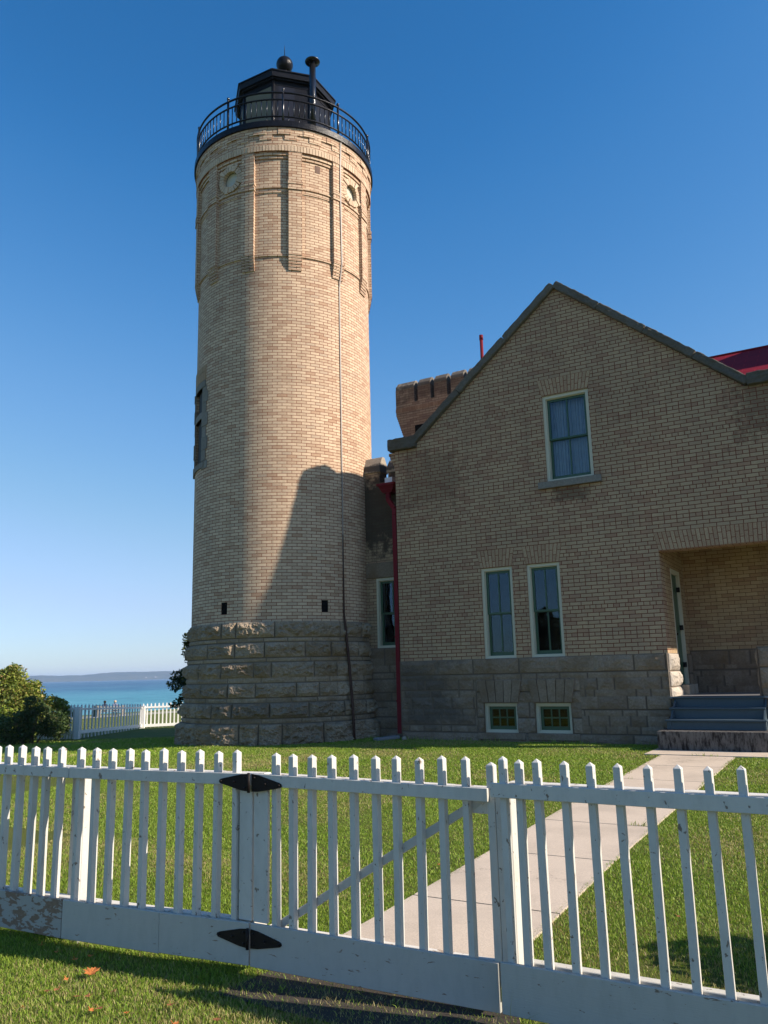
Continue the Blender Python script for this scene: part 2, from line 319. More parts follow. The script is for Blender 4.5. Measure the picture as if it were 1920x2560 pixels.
# ------------------------------------------------------------------ mesh helper
class MB:
    def __init__(s): s.v = []; s.f = []; s.t = []; s.uv = []; s.sm = []
    def face(s, pts, tone=None, uv=None, smooth=False):
        i = len(s.v); s.v += [tuple(p) for p in pts]; s.f.append(tuple(range(i, i+len(pts))))
        s.t.append(random.random() if tone is None else tone); s.uv.append(uv); s.sm.append(smooth)
    def add(s, verts, faces, tone=None, uvs=None, smooth=False):
        i = len(s.v); s.v += [tuple(p) for p in verts]; tn = random.random() if tone is None else tone
        for k, f in enumerate(faces):
            s.f.append(tuple(i+j for j in f)); s.t.append(tn); s.uv.append(uvs[k] if uvs else None); s.sm.append(smooth)
    def box(s, x0, x1, y0, y1, z0, z1, tone=None, xf=None):
        vs = [(x, y, z) for z in (z0, z1) for y in (y0, y1) for x in (x0, x1)]
        if xf: vs = [xf(*p) for p in vs]
        s.add(vs, [(0, 2, 3, 1), (4, 5, 7, 6), (0, 1, 5, 4), (2, 6, 7, 3), (0, 4, 6, 2), (1, 3, 7, 5)], tone)
    def bar(s, a, b, w, h, up=(0, 0, 1), tone=None):
        a = Vector(a); b = Vector(b); d = (b-a).normalized(); u = Vector(up); sd_ = d.cross(u).normalized(); u = sd_.cross(d)
        vs = [p+sd_*sx*w/2+u*sz*h/2 for p in (a, b) for sx, sz in ((-1, -1), (1, -1), (1, 1), (-1, 1))]
        s.add(vs, [(3, 2, 1, 0), (4, 5, 6, 7), (0, 1, 5, 4), (1, 2, 6, 5), (2, 3, 7, 6), (3, 0, 4, 7)], tone)
    def prism(s, pts, y0, y1, tone=None):      # polygon in x,z extruded along y
        n = len(pts); vs = [(x, y0, z) for x, z in pts]+[(x, y1, z) for x, z in pts]
        s.add(vs, [tuple(range(n))[::1], tuple(range(2*n-1, n-1, -1))]+[(i, i+n, (i+1) % n+n, (i+1) % n) for i in range(n)], tone)
    def tube(s, path, r, n=10, tone=None, closed=False, caps=True, smooth=True):
        P = [Vector(p) for p in path]; m = len(P); rs = r if isinstance(r, (list, tuple)) else [r]*m
        vs = []; prev = None
        for i, p in enumerate(P):
            if closed: d = P[(i+1) % m]-P[i-1]
            else: d = P[min(i+1, m-1)]-P[max(i-1, 0)]
            d.normalize()
            ref = Vector((0, 0, 1)) if abs(d.z) < 0.9 else Vector((1, 0, 0))
            a = d.cross(ref).normalized(); b_ = d.cross(a)
            vs += [p+(a*cos(2*pi*k/n)+b_*sin(2*pi*k/n))*rs[i] for k in range(n)]
        fs = []
        for i in range(m if closed else m-1):
            j = (i+1) % m
            fs += [(i*n+k, i*n+(k+1) % n, j*n+(k+1) % n, j*n+k) for k in range(n)]
        s.add(vs, fs, tone, smooth=smooth)
        if caps and not closed:
            s.add(vs[:n], [tuple(range(n))[::-1]], tone); s.add(vs[-n:], [tuple(range(n))], tone)
    def lathe(s, prof, c, n=24, tone=None, smooth=True):
        cx, cy, cz = c
        vs = [(cx+r*cos(2*pi*k/n), cy+r*sin(2*pi*k/n), cz+z) for r, z in prof for k in range(n)]
        s.add(vs, [(i*n+k, i*n+(k+1) % n, (i+1)*n+(k+1) % n, (i+1)*n+k) for i in range(len(prof)-1) for k in range(n)], tone, smooth=smooth)
    def build(s, name, mat, parent=None, fix=True, uvoff=(0, 0)):
        me = bpy.data.meshes.new(name); me.from_pydata(s.v, [], s.f); me.materials.append(mat)
        a = me.attributes.new('tone', 'FLOAT', 'FACE'); a.data.foreach_set('value', s.t)
        me.polygons.foreach_set('use_smooth', s.sm)
        if fix:
            bm = bmesh.new(); bm.from_mesh(me)
            if any(u is not None for u in s.uv): pass
            else: bmesh.ops.remove_doubles(bm, verts=bm.verts, dist=1e-5)
            bmesh.ops.recalc_face_normals(bm, faces=bm.faces); bm.to_mesh(me); bm.free()
        ul = me.uv_layers.new(name='UVMap')
        custom = s.uv if len(s.uv) == len(me.polygons) and any(u is not None for u in s.uv) else None
        for p in me.polygons:
            nx, ny, nz = (abs(c) for c in p.normal)
            for k, li in enumerate(p.loop_indices):
                co = me.vertices[me.loops[li].vertex_index].co
                if custom and custom[p.index] is not None and not fix: uvv = custom[p.index][k]
                elif ny >= nx and ny >= nz: uvv = (co.x, co.z)
                elif nx >= nz: uvv = (co.y, co.z)
                else: uvv = (co.x, co.y)
                ul.data[li].uv = (uvv[0]+uvoff[0], uvv[1]+uvoff[1])
        o = bpy.data.objects.new(name, me); COL.objects.link(o)
        if parent is not None: o.parent = parent
        return o
def tag(o, label=None, cat=None, group=None, kind=None):
    if label: o['label'] = label
    if cat: o['category'] = cat
    if group: o['group'] = group
    if kind: o['kind'] = kind
    return o
def thing(name, label, cat, group=None):
    o = bpy.data.objects.new(name, None); COL.objects.link(o); o.empty_display_size = 0.3
    return tag(o, label, cat, group)
def plate(mb_name, outer, holes, y0, y1, mat, parent=None, tone=0.5, axis='y'):
    """wall slab with holes: outline in (x,z); extruded from y0 to y1 (axis 'x': outline in (y,z), extruded in x)"""
    bm = bmesh.new(); edges = []
    for loop in [outer]+holes:
        vs = [bm.verts.new((a, y0, z) if axis == 'y' else (y0, a, z)) for a, z in loop]
        edges += [bm.edges.new((vs[i], vs[(i+1) % len(vs)])) for i in range(len(vs))]
    bmesh.ops.triangle_fill(bm, use_beauty=True, use_dissolve=False, edges=edges)
    r = bmesh.ops.extrude_face_region(bm, geom=bm.faces[:])
    d = y1-y0
    bmesh.ops.translate(bm, verts=[g for g in r['geom'] if isinstance(g, bmesh.types.BMVert)], vec=(0, d, 0) if axis == 'y' else (d, 0, 0))
    bmesh.ops.recalc_face_normals(bm, faces=bm.faces)
    bm.verts.index_update(); m = MB()
    for f in bm.faces: m.face([v.co for v in f.verts], tone)
    bm.free()
    return m.build(mb_name, mat, parent, fix=False)
def rect(x0, x1, z0, z1): return [(x0, z0), (x1, z0), (x1, z1), (x0, z1)]

# ------------------------------------------------------------------ numpy value noise
_T = RNG.random((256, 256))
def vnoise(x, y):
    xi = np.floor(x).astype(int); yi = np.floor(y).astype(int); fx = x-xi; fy = y-yi
    fx = fx*fx*(3-2*fx); fy = fy*fy*(3-2*fy)
    g = lambda a, b: _T[a % 256, b % 256]
    return (g(xi, yi)*(1-fx)+g(xi+1, yi)*fx)*(1-fy)+(g(xi, yi+1)*(1-fx)+g(xi+1, yi+1)*fx)*fy
def fbm(x, y, o=5, r=0.55):
    s = 0; a = 1; t = 0
    for i in range(o): s = s+a*vnoise(x*2**i+17.3*i, y*2**i+9.1*i); t += a; a *= r
    return s/t
def rock_field(U, Z, rects, bulge=0.05, rough=0.05, joint=0.010, thin=0.6):
    """height over (u,z) for rock-faced ashlar; rects (u0,u1,z0,z1). returns height, tone"""
    H = np.full(U.shape, -0.012); T = np.full(U.shape, -0.5)
    for k, (a, b, c, d) in enumerate(rects):
        m = (U > a) & (U < b) & (Z > c) & (Z < d)
        if not m.any(): continue
        u = U[m]; z = Z[m]; e = np.minimum(np.minimum(u-a, b-u), np.minimum(z-c, d-z))
        s_ = random.uniform(0, 100); hh = d-c
        amp = 1.0 if hh > 0.2 else thin
        prof = np.clip(e/0.09, 0, 1)**0.75
        ridge = 1-np.abs(2*fbm(u*4.5+s_, z*7+s_, 5, 0.6)-1)*2.0
        facet = np.floor(fbm(u*3+s_*2, z*4+s_, 3)*6)/6
        gx, gz = random.uniform(-.5, .5), random.uniform(-.3, .8)
        tilt = gx*(u-(a+b)/2)/(b-a)+gz*(z-(c+d)/2)/(d-c)
        h = prof*amp*(bulge*(1+0.9*tilt)+rough*(0.5*ridge+0.9*facet-0.35)+0.012*fbm(u*40, z*40, 3))
        jm = e < joint/2
        h = np.where(jm, -0.006, np.maximum(h, 0.0)); t = np.full(u.shape, random.random()); t = np.where(jm, -0.5, t)
        H[m] = h; T[m] = t
    return H, T
def grid_mesh(name, P, T, mat, parent, keep=None, flip=False, smooth=False):
    n, k = P.shape[:2]
    me = bpy.data.meshes.new(name)
    idx = np.arange(n*k).reshape(n, k)
    q = np.stack([idx[:-1, :-1], idx[1:, :-1], idx[1:, 1:], idx[:-1, 1:]], -1).reshape(-1, 4)
    tt = np.minimum(np.minimum(T[:-1, :-1], T[1:, :-1]), np.minimum(T[1:, 1:], T[:-1, 1:])).reshape(-1)
    if flip: q = q[:, ::-1]
    if keep is not None:
        kk = keep.reshape(-1); q = q[kk]; tt = tt[kk]
    me.from_pydata(P.reshape(-1, 3).tolist(), [], q.tolist()); me.materials.append(mat)
    a = me.attributes.new('tone', 'FLOAT', 'FACE'); a.data.foreach_set('value', tt)
    if smooth: me.polygons.foreach_set('use_smooth', [True]*len(me.polygons))
    o = bpy.data.objects.new(name, me); COL.objects.link(o)
    if parent is not None: o.parent = parent
    return o
def ashlar(u0, u1, z0, z1, rows, lens=(0.35, 0.9), joint=0.0):
    out = []
    z = z1
    for h in rows:
        zb = max(z0, z-h); u = u0-random.uniform(0, .3)
        while u < u1:
            l = random.uniform(*lens)*(1.0 if h > 0.2 else 0.8)
            if h > 0.25 and random.random() < 0.35 and len(rows) > 6:      # a jumper split into two thin stones
                zm = zb+h*random.choice((0.4, 0.5, 0.6)); out += [(max(u, u0), min(u+l, u1), zb, zm), (max(u, u0), min(u+l, u1), zm, z)]
            else: out.append((max(u, u0), min(u+l, u1), zb, z))
            u += l
        z = zb
        if z <= z0+1e-4: break
    return [r for r in out if r[1]-r[0] > 0.05]

# ================================================================== TERRAIN
def zg(x, y):
    a = -0.15*min(1, max(0, (15-y)/10))
    b = -0.042*min(10, max(0, -12-x)) - 0.035*max(0, -22-x)
    return a*(1 if x > -12 else max(0, 1-(-12-x)/10))+b
xs = sorted(set([-95, -90, -85]+list(range(-80, -24, 4))+[-24+i*0.5 for i in range(29)]+[-10+i for i in range(16)]+[10, 25, 60, 150, 400]))
ys = sorted(set([-400, -150, -60, -25, -10, -4]+list(range(0, 19))+[20, 24, 28, 34, 42, 50, 60, 75, 100, 160, 400, 900]))
g = MB(); vs = [(x, y, zg(x, y)) for y in ys for x in xs]; nx = len(xs)
g.add(vs, [(j*nx+i, j*nx+i+1, (j+1)*nx+i+1, (j+1)*nx+i) for j in range(len(ys)-1) for i in range(nx-1)], 0.5)
tag(g.build('lawn', m_lawn), 'mown lawn running from the fence to the lake shore', kind='structure')
g = MB(); g.face([(-9000, -9000, -2.2), (-60, -9000, -2.2), (-60, 9000, -2.2), (-9000, 9000, -2.2)], 0.5)
tag(g.build('lake_water', m_water), 'teal and blue lake water', kind='structure')
# far wooded shore
g = MB(); prev = None
hb = []; na = 220
for i in range(na+1):
    a = rad(-75+50*i/na); D = 5200
    h = 30+8*fbm(np.array([i*0.05]), np.array([1.0]))[0]+ (12 if deg(a) > -47.5 else 12*max(0, 1-(-47.5-deg(a))/3)) + 5*vnoise(np.array([i*0.35]), np.array([3.0]))[0]+2*random.random()
    hb.append([(D*sin(a), D*cos(a), -2.5), (D*1.01*sin(a), D*1.01*cos(a), h*0.55), ((D+260)*sin(a), (D+260)*cos(a), h), ((D+1500)*sin(a), (D+1500)*cos(a), -2.5)])
for i in range(na):
    for j in range(3): g.face([hb[i][j], hb[i+1][j], hb[i+1][j+1], hb[i][j+1]], 0.5)
tag(g.build('far_shore_hills', m_hill), 'low wooded far shore across the lake', kind='structure')

# walks
g = MB(); YJ = [3.92, 5.43, 6.92, 8.38, 9.9, 11.42, 12.9, 14.2]
def zpath(y): return zg(-2, y)+0.014
for a, b in zip(YJ[:-1], YJ[1:]):
    k = 4
    for i in range(k):
        y0 = a+0.009+(b-a-0.018)*i/k; y1 = a+0.009+(b-a-0.018)*(i+1)/k
        xl0 = -2.94-0.14*min(1, (y0-3.9)/6); xl1 = -2.94-0.14*min(1, (y1-3.9)/6); xr0 = -1.86-0.08*min(1, (y0-3.9)/3); xr1 = -1.86-0.08*min(1, (y1-3.9)/3)
        g.add([(xl0, y0, zpath(y0)), (xr0, y0, zpath(y0)), (xr1, y1, zpath(y1)), (xl1, y1, zpath(y1)), (xl0, y0, zpath(y0)-.1), (xr0, y0, zpath(y0)-.1), (xr1, y1, zpath(y1)-.1), (xl1, y1, zpath(y1)-.1)],
              [(0, 1, 2, 3), (0, 4, 5, 1), (2, 6, 7, 3), (1, 5, 6, 2), (3, 7, 4, 0)], 0.5)
g.box(-3.35, 1.5, 14.21, 15.3, -0.1, 0.012, 0.5)
tag(g.build('concrete_path', m_conc), 'pale concrete walk from the gate to the porch steps', kind='structure')
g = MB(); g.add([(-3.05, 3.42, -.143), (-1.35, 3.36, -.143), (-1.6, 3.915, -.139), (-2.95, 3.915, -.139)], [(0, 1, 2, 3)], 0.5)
tag(g.build('worn_shade_ground', m_gravel), 'worn soil under the gate, its colour darkened for the fence shadow', kind='structure')  # worn patch; the shadow under the gate is partly in its colour
g = MB()
for (xa, ya, xb, yb, wd) in [(-66, 20, -38.5, 75, 0.9), (-72, 20, -44, 80, 0.8)]:
    n = 30; dx, dy = xb-xa, yb-ya; l = math.hypot(dx, dy); px, py = -dy/l*wd/2, dx/l*wd/2
    for i in range(n):
        p = [(xa+dx*t/n, ya+dy*t/n) for t in (i, i+1)]
        g.face([(p[0][0]-px, p[0][1]-py, zg(*p[0])+.06), (p[1][0]-px, p[1][1]-py, zg(*p[1])+.06), (p[1][0]+px, p[1][1]+py, zg(*p[1])+.06), (p[0][0]+px, p[0][1]+py, zg(*p[0])+.06)], .5)
tag(g.build('shore_path', m_concfar), 'narrow pale walk along the lake shore', kind='structure')

# ================================================================== TOWER
TX, TY = -12.28841825, 16.20700722; BASE = atan2(-TX, -TY)
def tp(th, r, z):
    a = BASE+rad(th); return (TX+r*sin(a), TY+r*cos(a), z)
tower = thing('lighthouse', 'round cream brick lighthouse tower with black iron lantern and gallery', 'lighthouse')
class TM(MB):
    """blocks bent round the tower: th in degrees, uv in metres round the wall"""
    def q(s, P, tone=None, smooth=False, radial=False):
        pts = [tp(*p) for p in P]
        if radial == 'r': uv = [(p[1], p[2]) for p in P]
        elif radial == 'z': uv = [(rad(p[0])*2.24, p[1]) for p in P]
        else: uv = [(rad(p[0])*2.24, p[2]) for p in P]
        s.face(pts, tone, uv, smooth)
    def arc(s, r0, r1, a0, a1, z0, z1, tone=None, step=3.0, sides=True):
        if tone is None: tone = random.random()
        n = max(1, int(math.ceil(abs(a1-a0)/step)))
        for i in range(n):
            b0 = a0+(a1-a0)*i/n; b1 = a0+(a1-a0)*(i+1)/n
            s.q([(b0, r1, z0), (b0, r1, z1), (b1, r1, z1), (b1, r1, z0)], tone)
            s.q([(b0, r1, z1), (b0, r0, z1), (b1, r0, z1), (b1, r1, z1)], tone, radial='z')
            s.q([(b0, r0, z0), (b0, r1, z0), (b1, r1, z0), (b1, r0, z0)], tone, radial='z')
        if sides:
            for b, fl in ((a0, 1), (a1, 0)):
                P = [(b, r0, z0), (b, r0, z1), (b, r1, z1), (b, r1, z0)]
                s.q(P if fl else P[::-1], tone, radial='r')
PIL = [50.45, 22.6, -6.45, -35.2, -61.9]
rest = (360-(50.45+61.9))/9
PIL += [-61.9-rest*i for i in range(1, 9)]
ZS1, ZS2, ZPT = 11.35, 13.10, 14.11
WIN_R = [(36.0, 13.58), (-48.4, 13.58)]
# shaft with true openings
ths = set(); zsv = set()
a = -180.0
while a <= 180: ths.add(round(a, 2)); a += 2.0
for v in (34.7, 39.3, -21.6, -25.9, 62.5, 80.5): ths.add(v)
for c_, _ in WIN_R:
    for k in range(-9, 10): ths.add(round(c_+k*0.9, 2))
z = 2.5
while z < 14.75: zsv.add(round(z, 3)); z += 0.7
for v in (2.8, 3.07, 6.5, 7.62, 7.78, 8.4, ZS1, 14.78): zsv.add(v)
for k in range(-9, 10): zsv.add(round(13.58+k*0.035, 3))
ths = sorted(ths); zsv = sorted(zsv)
RECT_H = [(34.7, 39.3, 2.8, 3.07), (-25.9, -21.6, 2.8, 3.07), (62.5, 80.5, 6.5, 7.62), (62.5, 80.5, 7.78, 8.4)]
sh = TM()
for i in range(len(ths)-1):
    for j in range(len(zsv)-1):
        t0, t1, z0, z1 = ths[i], ths[i+1], zsv[j], zsv[j+1]; tm, zm = (t0+t1)/2, (z0+z1)/2
        if any(h[0] < tm < h[1] and h[2] < zm < h[3] for h in RECT_H): continue
        if any(math.hypot(rad(tm-c_)*2.25, zm-zc) < 0.245 for c_, zc in WIN_R): continue
        r = 2.24 if zm < ZS1 else 2.255
        sh.q([(t0, r, z0), (t0, r, z1), (t1, r, z1), (t1, r, z0)], 0.5)
for h in RECT_H:                       # reveals
    for t in (h[0], h[1]): sh.q([(t, 2.24, h[2]), (t, 2.24, h[3]), (t, 2.0, h[3]), (t, 2.0, h[2])], .5, radial='r')
    n = max(2, int((h[1]-h[0])/3))
    for z in (h[2], h[3]):
        for k in range(n):
            a0 = h[0]+(h[1]-h[0])*k/n; a1 = h[0]+(h[1]-h[0])*(k+1)/n
            sh.q([(a0, 2.24, z), (a1, 2.24, z), (a1, 2.0, z), (a0, 2.0, z)], .5, radial='z')
# lower string ledge
sh.arc(2.2, 2.272, -180, 180, ZS1-0.012, ZS1+0.045, .5, sides=False)
sh.arc(2.2, 2.285, -180, 180, ZS2+0.05, ZS2+0.095, .5, sides=False)
sh.arc(2.2, 2.275, -180, 180, ZS2-0.075, ZS2-0.03, .5, sides=False)
tw = sh.build('shaft', m_tower, tower, fix=False)
pl = TM()
for c_ in PIL:
    h = 4.05
    for k in range(5): pl.arc(2.2, 2.335-0.0155*k if k else 2.33, c_-h, c_+h, ZS1-0.073*(k+1), ZS1-0.073*k-0.012, .5)
    pl.arc(2.2, 2.345, c_-h, c_+h, ZS1, ZS2-0.02, .5)
    pl.arc(2.2, 2.372, c_-h-0.4, c_+h+0.4, ZS2-0.02, ZS2+0.055, .5)
    pl.arc(2.2, 2.36, c_-h, c_+h, ZS2+0.055, ZS2+0.13, .5)
    pl.arc(2.2, 2.372, c_-h-0.4, c_+h+0.4, ZS2+0.13, ZS2+0.20, .5)
    pl.arc(2.2, 2.35, c_-h, c_+h, ZS2+0.20, ZPT, .5)
    # panel head corbels between this pilaster and the next
for i, c_ in enumerate(sorted(PIL)):
    s_ = sorted(PIL); n_ = s_[(i+1) % len(s_)]+(360 if i == len(s_)-1 else 0)
    pl.arc(2.2, 2.285, c_+4, n_-4, ZPT-0.16, ZPT-0.085, .5, sides=False)
    pl.arc(2.2, 2.315, c_+4, n_-4, ZPT-0.085, ZPT, .5, sides=False)
pl.build('pilasters', m_tower, tower, fix=False)
# cornice: soldier course, courses, dentil frieze
so = TM(); n = 190
for k in range(n):
    a0 = k*360/n+0.14; a1 = (k+1)*360/n-0.14
    so.arc(2.2, 2.365+random.uniform(-.003, .003), a0, a1, ZPT+0.004, ZPT+0.15, step=5)
so.arc(2.2, 2.352, -180, 180, ZPT, ZPT+0.155, -0.5, sides=False)
so.build('soldier_course', m_vouss_t, tower, fix=False)
fr = TM()
fr.arc(2.2, 2.36, -180, 180, ZPT+0.155, ZPT+0.30, .5, sides=False)
n = 48
for k in range(n):
    a0 = k*360/n; a1 = a0+360/n
    fr.arc(2.2, 2.375 if k % 2 else 2.352, a0, a1, ZPT+0.30, ZPT+0.445, .5)
    fr.arc(2.2, 2.392 if k % 2 else 2.378, a0+3.75, a1+3.75, ZPT+0.445, ZPT+0.59, .5)
fr.arc(2.2, 2.385, -180, 180, ZPT+0.59, 14.785, .5, sides=False)
fr.build('cornice', m_tower, tower, fix=False)
# round windows
for c_, zc in WIN_R:
    rw = TM(); gz = TM(); nb = 22
    e = bpy.data.objects.new('round_window', None); COL.objects.link(e); e.parent = tower
    def pr(a, rr, r): return (c_+deg(cos(a)*rr/2.27), r, zc+sin(a)*rr)
    for k in range(nb):
        a0 = 2*pi*k/nb+0.02; a1 = 2*pi*(k+1)/nb-0.02; key = k % 5 == 2
        ro, ri, rr = (0.40 if key else 0.36), 0.212, (2.325 if key else 2.305)
        tn = random.random()
        P = [(a0, ri), (a1, ri), (a1, ro), (a0, ro)]
        rw.q([pr(a, q, rr) for a, q in P], tn)
        for (p0, p1) in ((0, 1), (1, 2), (2, 3), (3, 0)):
            rw.q([pr(*P[p0], rr), pr(*P[p1], rr), pr(*P[p1], 2.22), pr(*P[p0], 2.22)], tn)
    rw.build('brick_ring', m_vouss_t, e, fix=False)
    rv = TM(); m_ = 32
    for k in range(m_):
        a0, a1 = 2*pi*k/m_, 2*pi*(k+1)/m_
        rv.q([pr(a0, .22, 2.29), pr(a1, .22, 2.29), pr(a1, .212, 2.17), pr(a0, .212, 2.17)], .2)
        rv.q([pr(a0, .22, 2.293), pr(a1, .22, 2.293), pr(a1, .25, 2.293), pr(a0, .25, 2.293)], -.5)
    rv.build('reveal', m_surround, e, fix=False)
    gz.q([pr(2*pi*k/m_, .216, 2.19) for k in range(m_)][::-1], .5)
    gz.build('pane', m_blind, e, fix=False)
# vent brick in the panel, dark sheets painting the shade in the vents, side window
vb = TM(); vb.arc(2.2, 2.262, -22.9, -19.6, 13.70, 13.90, 0.5); vb.build('vent_brick', simple('vent_terracotta', (0.16, 0.10, 0.075)), tower, fix=False)
for h in RECT_H[:2]:
    dv = TM(); dv.q([(h[0], 2.222, h[2]), (h[0], 2.222, h[3]), (h[1], 2.222, h[3]), (h[1], 2.222, h[2])], .5); dv.build('vent_shade_sheet', m_dark, tower, fix=False)
sw = bpy.data.objects.new('side_window', None); COL.objects.link(sw); sw.parent = tower
st = TM()
zz = 6.32; k = 0
while zz < 8.42:
    hh = random.choice((0.2, 0.27, 0.33)); z1 = min(zz+hh, 8.42); wv = 5.5 if k % 2 else 7.5
    st.arc(2.1, 2.252+random.uniform(0, .012), 62.4-wv, 62.5, zz+.004, z1-.004); st.arc(2.1, 2.262+random.uniform(0, .025), 80.5, 80.6+wv, zz+.004, z1-.004)
    zz = z1; k += 1
st.arc(2.0, 2.262, 58, 85, 8.40, 8.56); st.arc(2.0, 2.255, 62.3, 80.7, 7.62, 7.78); st.arc(2.0, 2.268, 59, 84, 6.36, 6.50)
st.build('stone_surround', m_surround, sw, fix=False)
ja = TM(); nb = 13
for k in range(nb):
    a0 = 58+27*k/nb; a1 = 58+27*(k+1)/nb-0.25
    ja.arc(2.1, 2.262, a0, a1, 8.57, 8.78); ja.arc(2.1, 2.262, a0, a1, 8.79, 8.95)
ja.build('brick_arch', m_vouss, sw, fix=False)
gz = TM(); gz.q([(62.5, 2.06, 6.5), (62.5, 2.06, 8.4), (71, 2.06, 8.4), (71, 2.06, 6.5)], .5); gz.q([(71, 2.06, 6.5), (71, 2.06, 8.4), (80.5, 2.06, 8.4), (80.5, 2.06, 6.5)], .5)
gz.build('pane', m_glass, sw, fix=False)
dk = TM()
for z0, z1 in ((6.5, 7.62), (7.78, 8.4)):
    for a0, a1 in ((62.5, 68.5), (68.5, 74.5), (74.5, 80.5)): dk.q([(a0, 2.17, z0), (a0, 2.17, z1), (a1, 2.17, z1), (a1, 2.17, z0)], .5)
dk.build('opening_shade_sheet', simple('opening_shade_grey', (0.045, 0.045, 0.045)), sw, fix=False)  # dark sheet in front of the pane, painting the unlit opening
# inner lining so openings look into the dark
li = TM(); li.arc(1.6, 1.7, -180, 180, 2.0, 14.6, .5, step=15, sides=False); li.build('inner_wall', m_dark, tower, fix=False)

# rock-faced base
ZB = [2.605, 2.25, 2.15, 1.82, 1.72, 1.39, 1.27, 0.96, 0.86, 0.53, 0.43, -0.25]
rects = []
for j in range(len(ZB)-1):
    tall = ZB[j]-ZB[j+1] > 0.2; u = -110*rad(1)*2.4-random.uniform(0, .5)
    while u < 110*rad(1)*2.4:
        l = random.uniform(0.38, 1.0) if tall else random.uniform(0.5, 1.2); rects.append((u, u+l, ZB[j+1], ZB[j])); u += l
du = 0.0135; US = np.arange(-100*rad(1)*2.4, 100*rad(1)*2.4, du); ZS = np.arange(-0.25, 2.607, 0.0135)
UU, ZZ = np.meshgrid(US, ZS, indexing='ij'); H, T = rock_field(UU, ZZ, rects, 0.02, 0.13, 0.012, 0.38); H = np.where(H > 0, H*np.interp(ZZ, [0, 1.2], [1.45, 1.0]), H*.7)
Rb = np.interp(ZZ, [-.25, 0.4, 1.0, 1.6, 2.6], [2.44, 2.41, 2.345, 2.30, 2.252])
Rr = Rb+H; A = BASE+UU/2.4
P = np.stack([TX+Rr*np.sin(A), TY+Rr*np.cos(A), ZZ], -1)
grid_mesh('stone_base', P, T, m_stone_t, tower, flip=False)
tb = TM(); tb.arc(2.0, 2.245, -180, 180, 2.58, 2.6, .5, sides=False); tb.arc(2.0, 2.36, 95, 265, -.2, 2.58, .5, step=10, sides=False); tb.build('stone_core', m_stone_t, tower, fix=False)

# gallery
gd = MB()
gd.lathe([(0.1, 14.785), (2.40, 14.785), (2.425, 14.795), (2.425, 14.865), (2.40, 14.875), (0.1, 14.875)], (TX, TY, 0), 96, .5, smooth=False); gd.lathe([(2.37, 14.745), (2.432, 14.745), (2.432, 14.90), (2.37, 14.90)], (TX, TY, 0), 96, .5, smooth=False); gd.build('gallery_deck', m_iron, tower)
rl = bpy.data.objects.new('railing', None); COL.objects.link(rl); rl.parent = tower
RR = 2.365
for zr, rr in ((15.73, .026), (15.53, .022), (15.055, .022)):
    t = MB(); t.tube([tp(k*360/120, RR, zr) for k in range(120)], rr, 8, .5, closed=True); t.build('rail', m_iron, rl)
me_post = me_bal = None
for k in range(10):
    th = 0.9+36*k
    p = tp(th, RR, 0); t = MB(); t.tube([(p[0], p[1], 14.87), (p[0], p[1], 15.78)], .030, 8, .5)
    t.lathe([(0.001, -.04), (.03, -.03), (.04, 0), (.03, .03), (.001, .04)], (p[0], p[1], 15.815), 12, .5); t.lathe([(.036, 14.87), (.036, 14.92)], (p[0], p[1], 0), 10, .5)
    t.build('railing_post', m_rail, rl)
    for j in range(1, 11):
        q = tp(th+36*j/11, RR, 0); t = MB(); t.tube([(q[0], q[1], 15.05), (q[0], q[1], 15.54)], .0135, 6, .5)
        if j % 5 == 3 or j == 10: t.tube([(q[0], q[1], 14.87), (q[0], q[1], 15.06)], .0095, 6, .5)
        t.build('baluster', m_rail, rl)
# lantern room
PH = 13.4; RW = 1.27
ln = bpy.data.objects.new('lantern_room', None); COL.objects.link(ln); ln.parent = tower
def lp(k, r, z, f=0.0):
    a = tp(PH+45*k, r, z); b_ = tp(PH+45*(k+1), r, z); return tuple(a[i]+(b_[i]-a[i])*f for i in range(3))
t = MB()
for k in range(8):
    t.face([lp(k, RW, 14.87), lp(k+1, RW, 14.87), lp(k+1, RW, 17.1), lp(k, RW, 17.1)], .5)
t.build('lantern_walls', m_iron, ln)
for k in range(8):
    t = MB(); r = RW+.012          # raised rails and stiles round each panel
    for f0, f1, z0, z1 in ((0, 1, 14.9, 15.02), (0, 1, 16.86, 17.04), (0, .045, 15.02, 16.86), (.955, 1, 15.02, 16.86)):
        a = [lp(k, r, z0, f0), lp(k, r, z0, f1), lp(k, r, z1, f1), lp(k, r, z1, f0)]; b_ = [lp(k, RW-.01, z0, f0), lp(k, RW-.01, z0, f1), lp(k, RW-.01, z1, f1), lp(k, RW-.01, z1, f0)]
        t.add(a+b_, [(0, 1, 2, 3), (0, 4, 5, 1), (1, 5, 6, 2), (2, 6, 7, 3), (3, 7, 4, 0)], .5)
    c0 = lp(k, RW+.01, 14.9, 0); t.tube([c0, (c0[0], c0[1], 17.0)], .028, 6, .5)
    t.build('lantern_frame', m_iron, ln)
for k, f0, f1, z0, z1, mm, nm in ((0, .07, .94, 15.35, 16.82, m_pane_cloth, 'pane'), (1, .07, .9, 15.35, 16.82, m_pane_cloth, 'pane'), (7, .42, .86, 14.95, 16.84, iron('door_iron', (.006, .008, .016), .5, .1), 'lantern_door'), (6, .1, .5, 15.4, 16.8, m_iron, 'lantern_panel')):
    t = MB(); rr = RW+.006
    t.face([lp(k, rr, z0, f0), lp(k, rr, z0, f1), lp(k, rr, z1, f1), lp(k, rr, z1, f0)], .5); t.build(nm, mm, ln, fix=False)
t = MB()
RF = 1.42
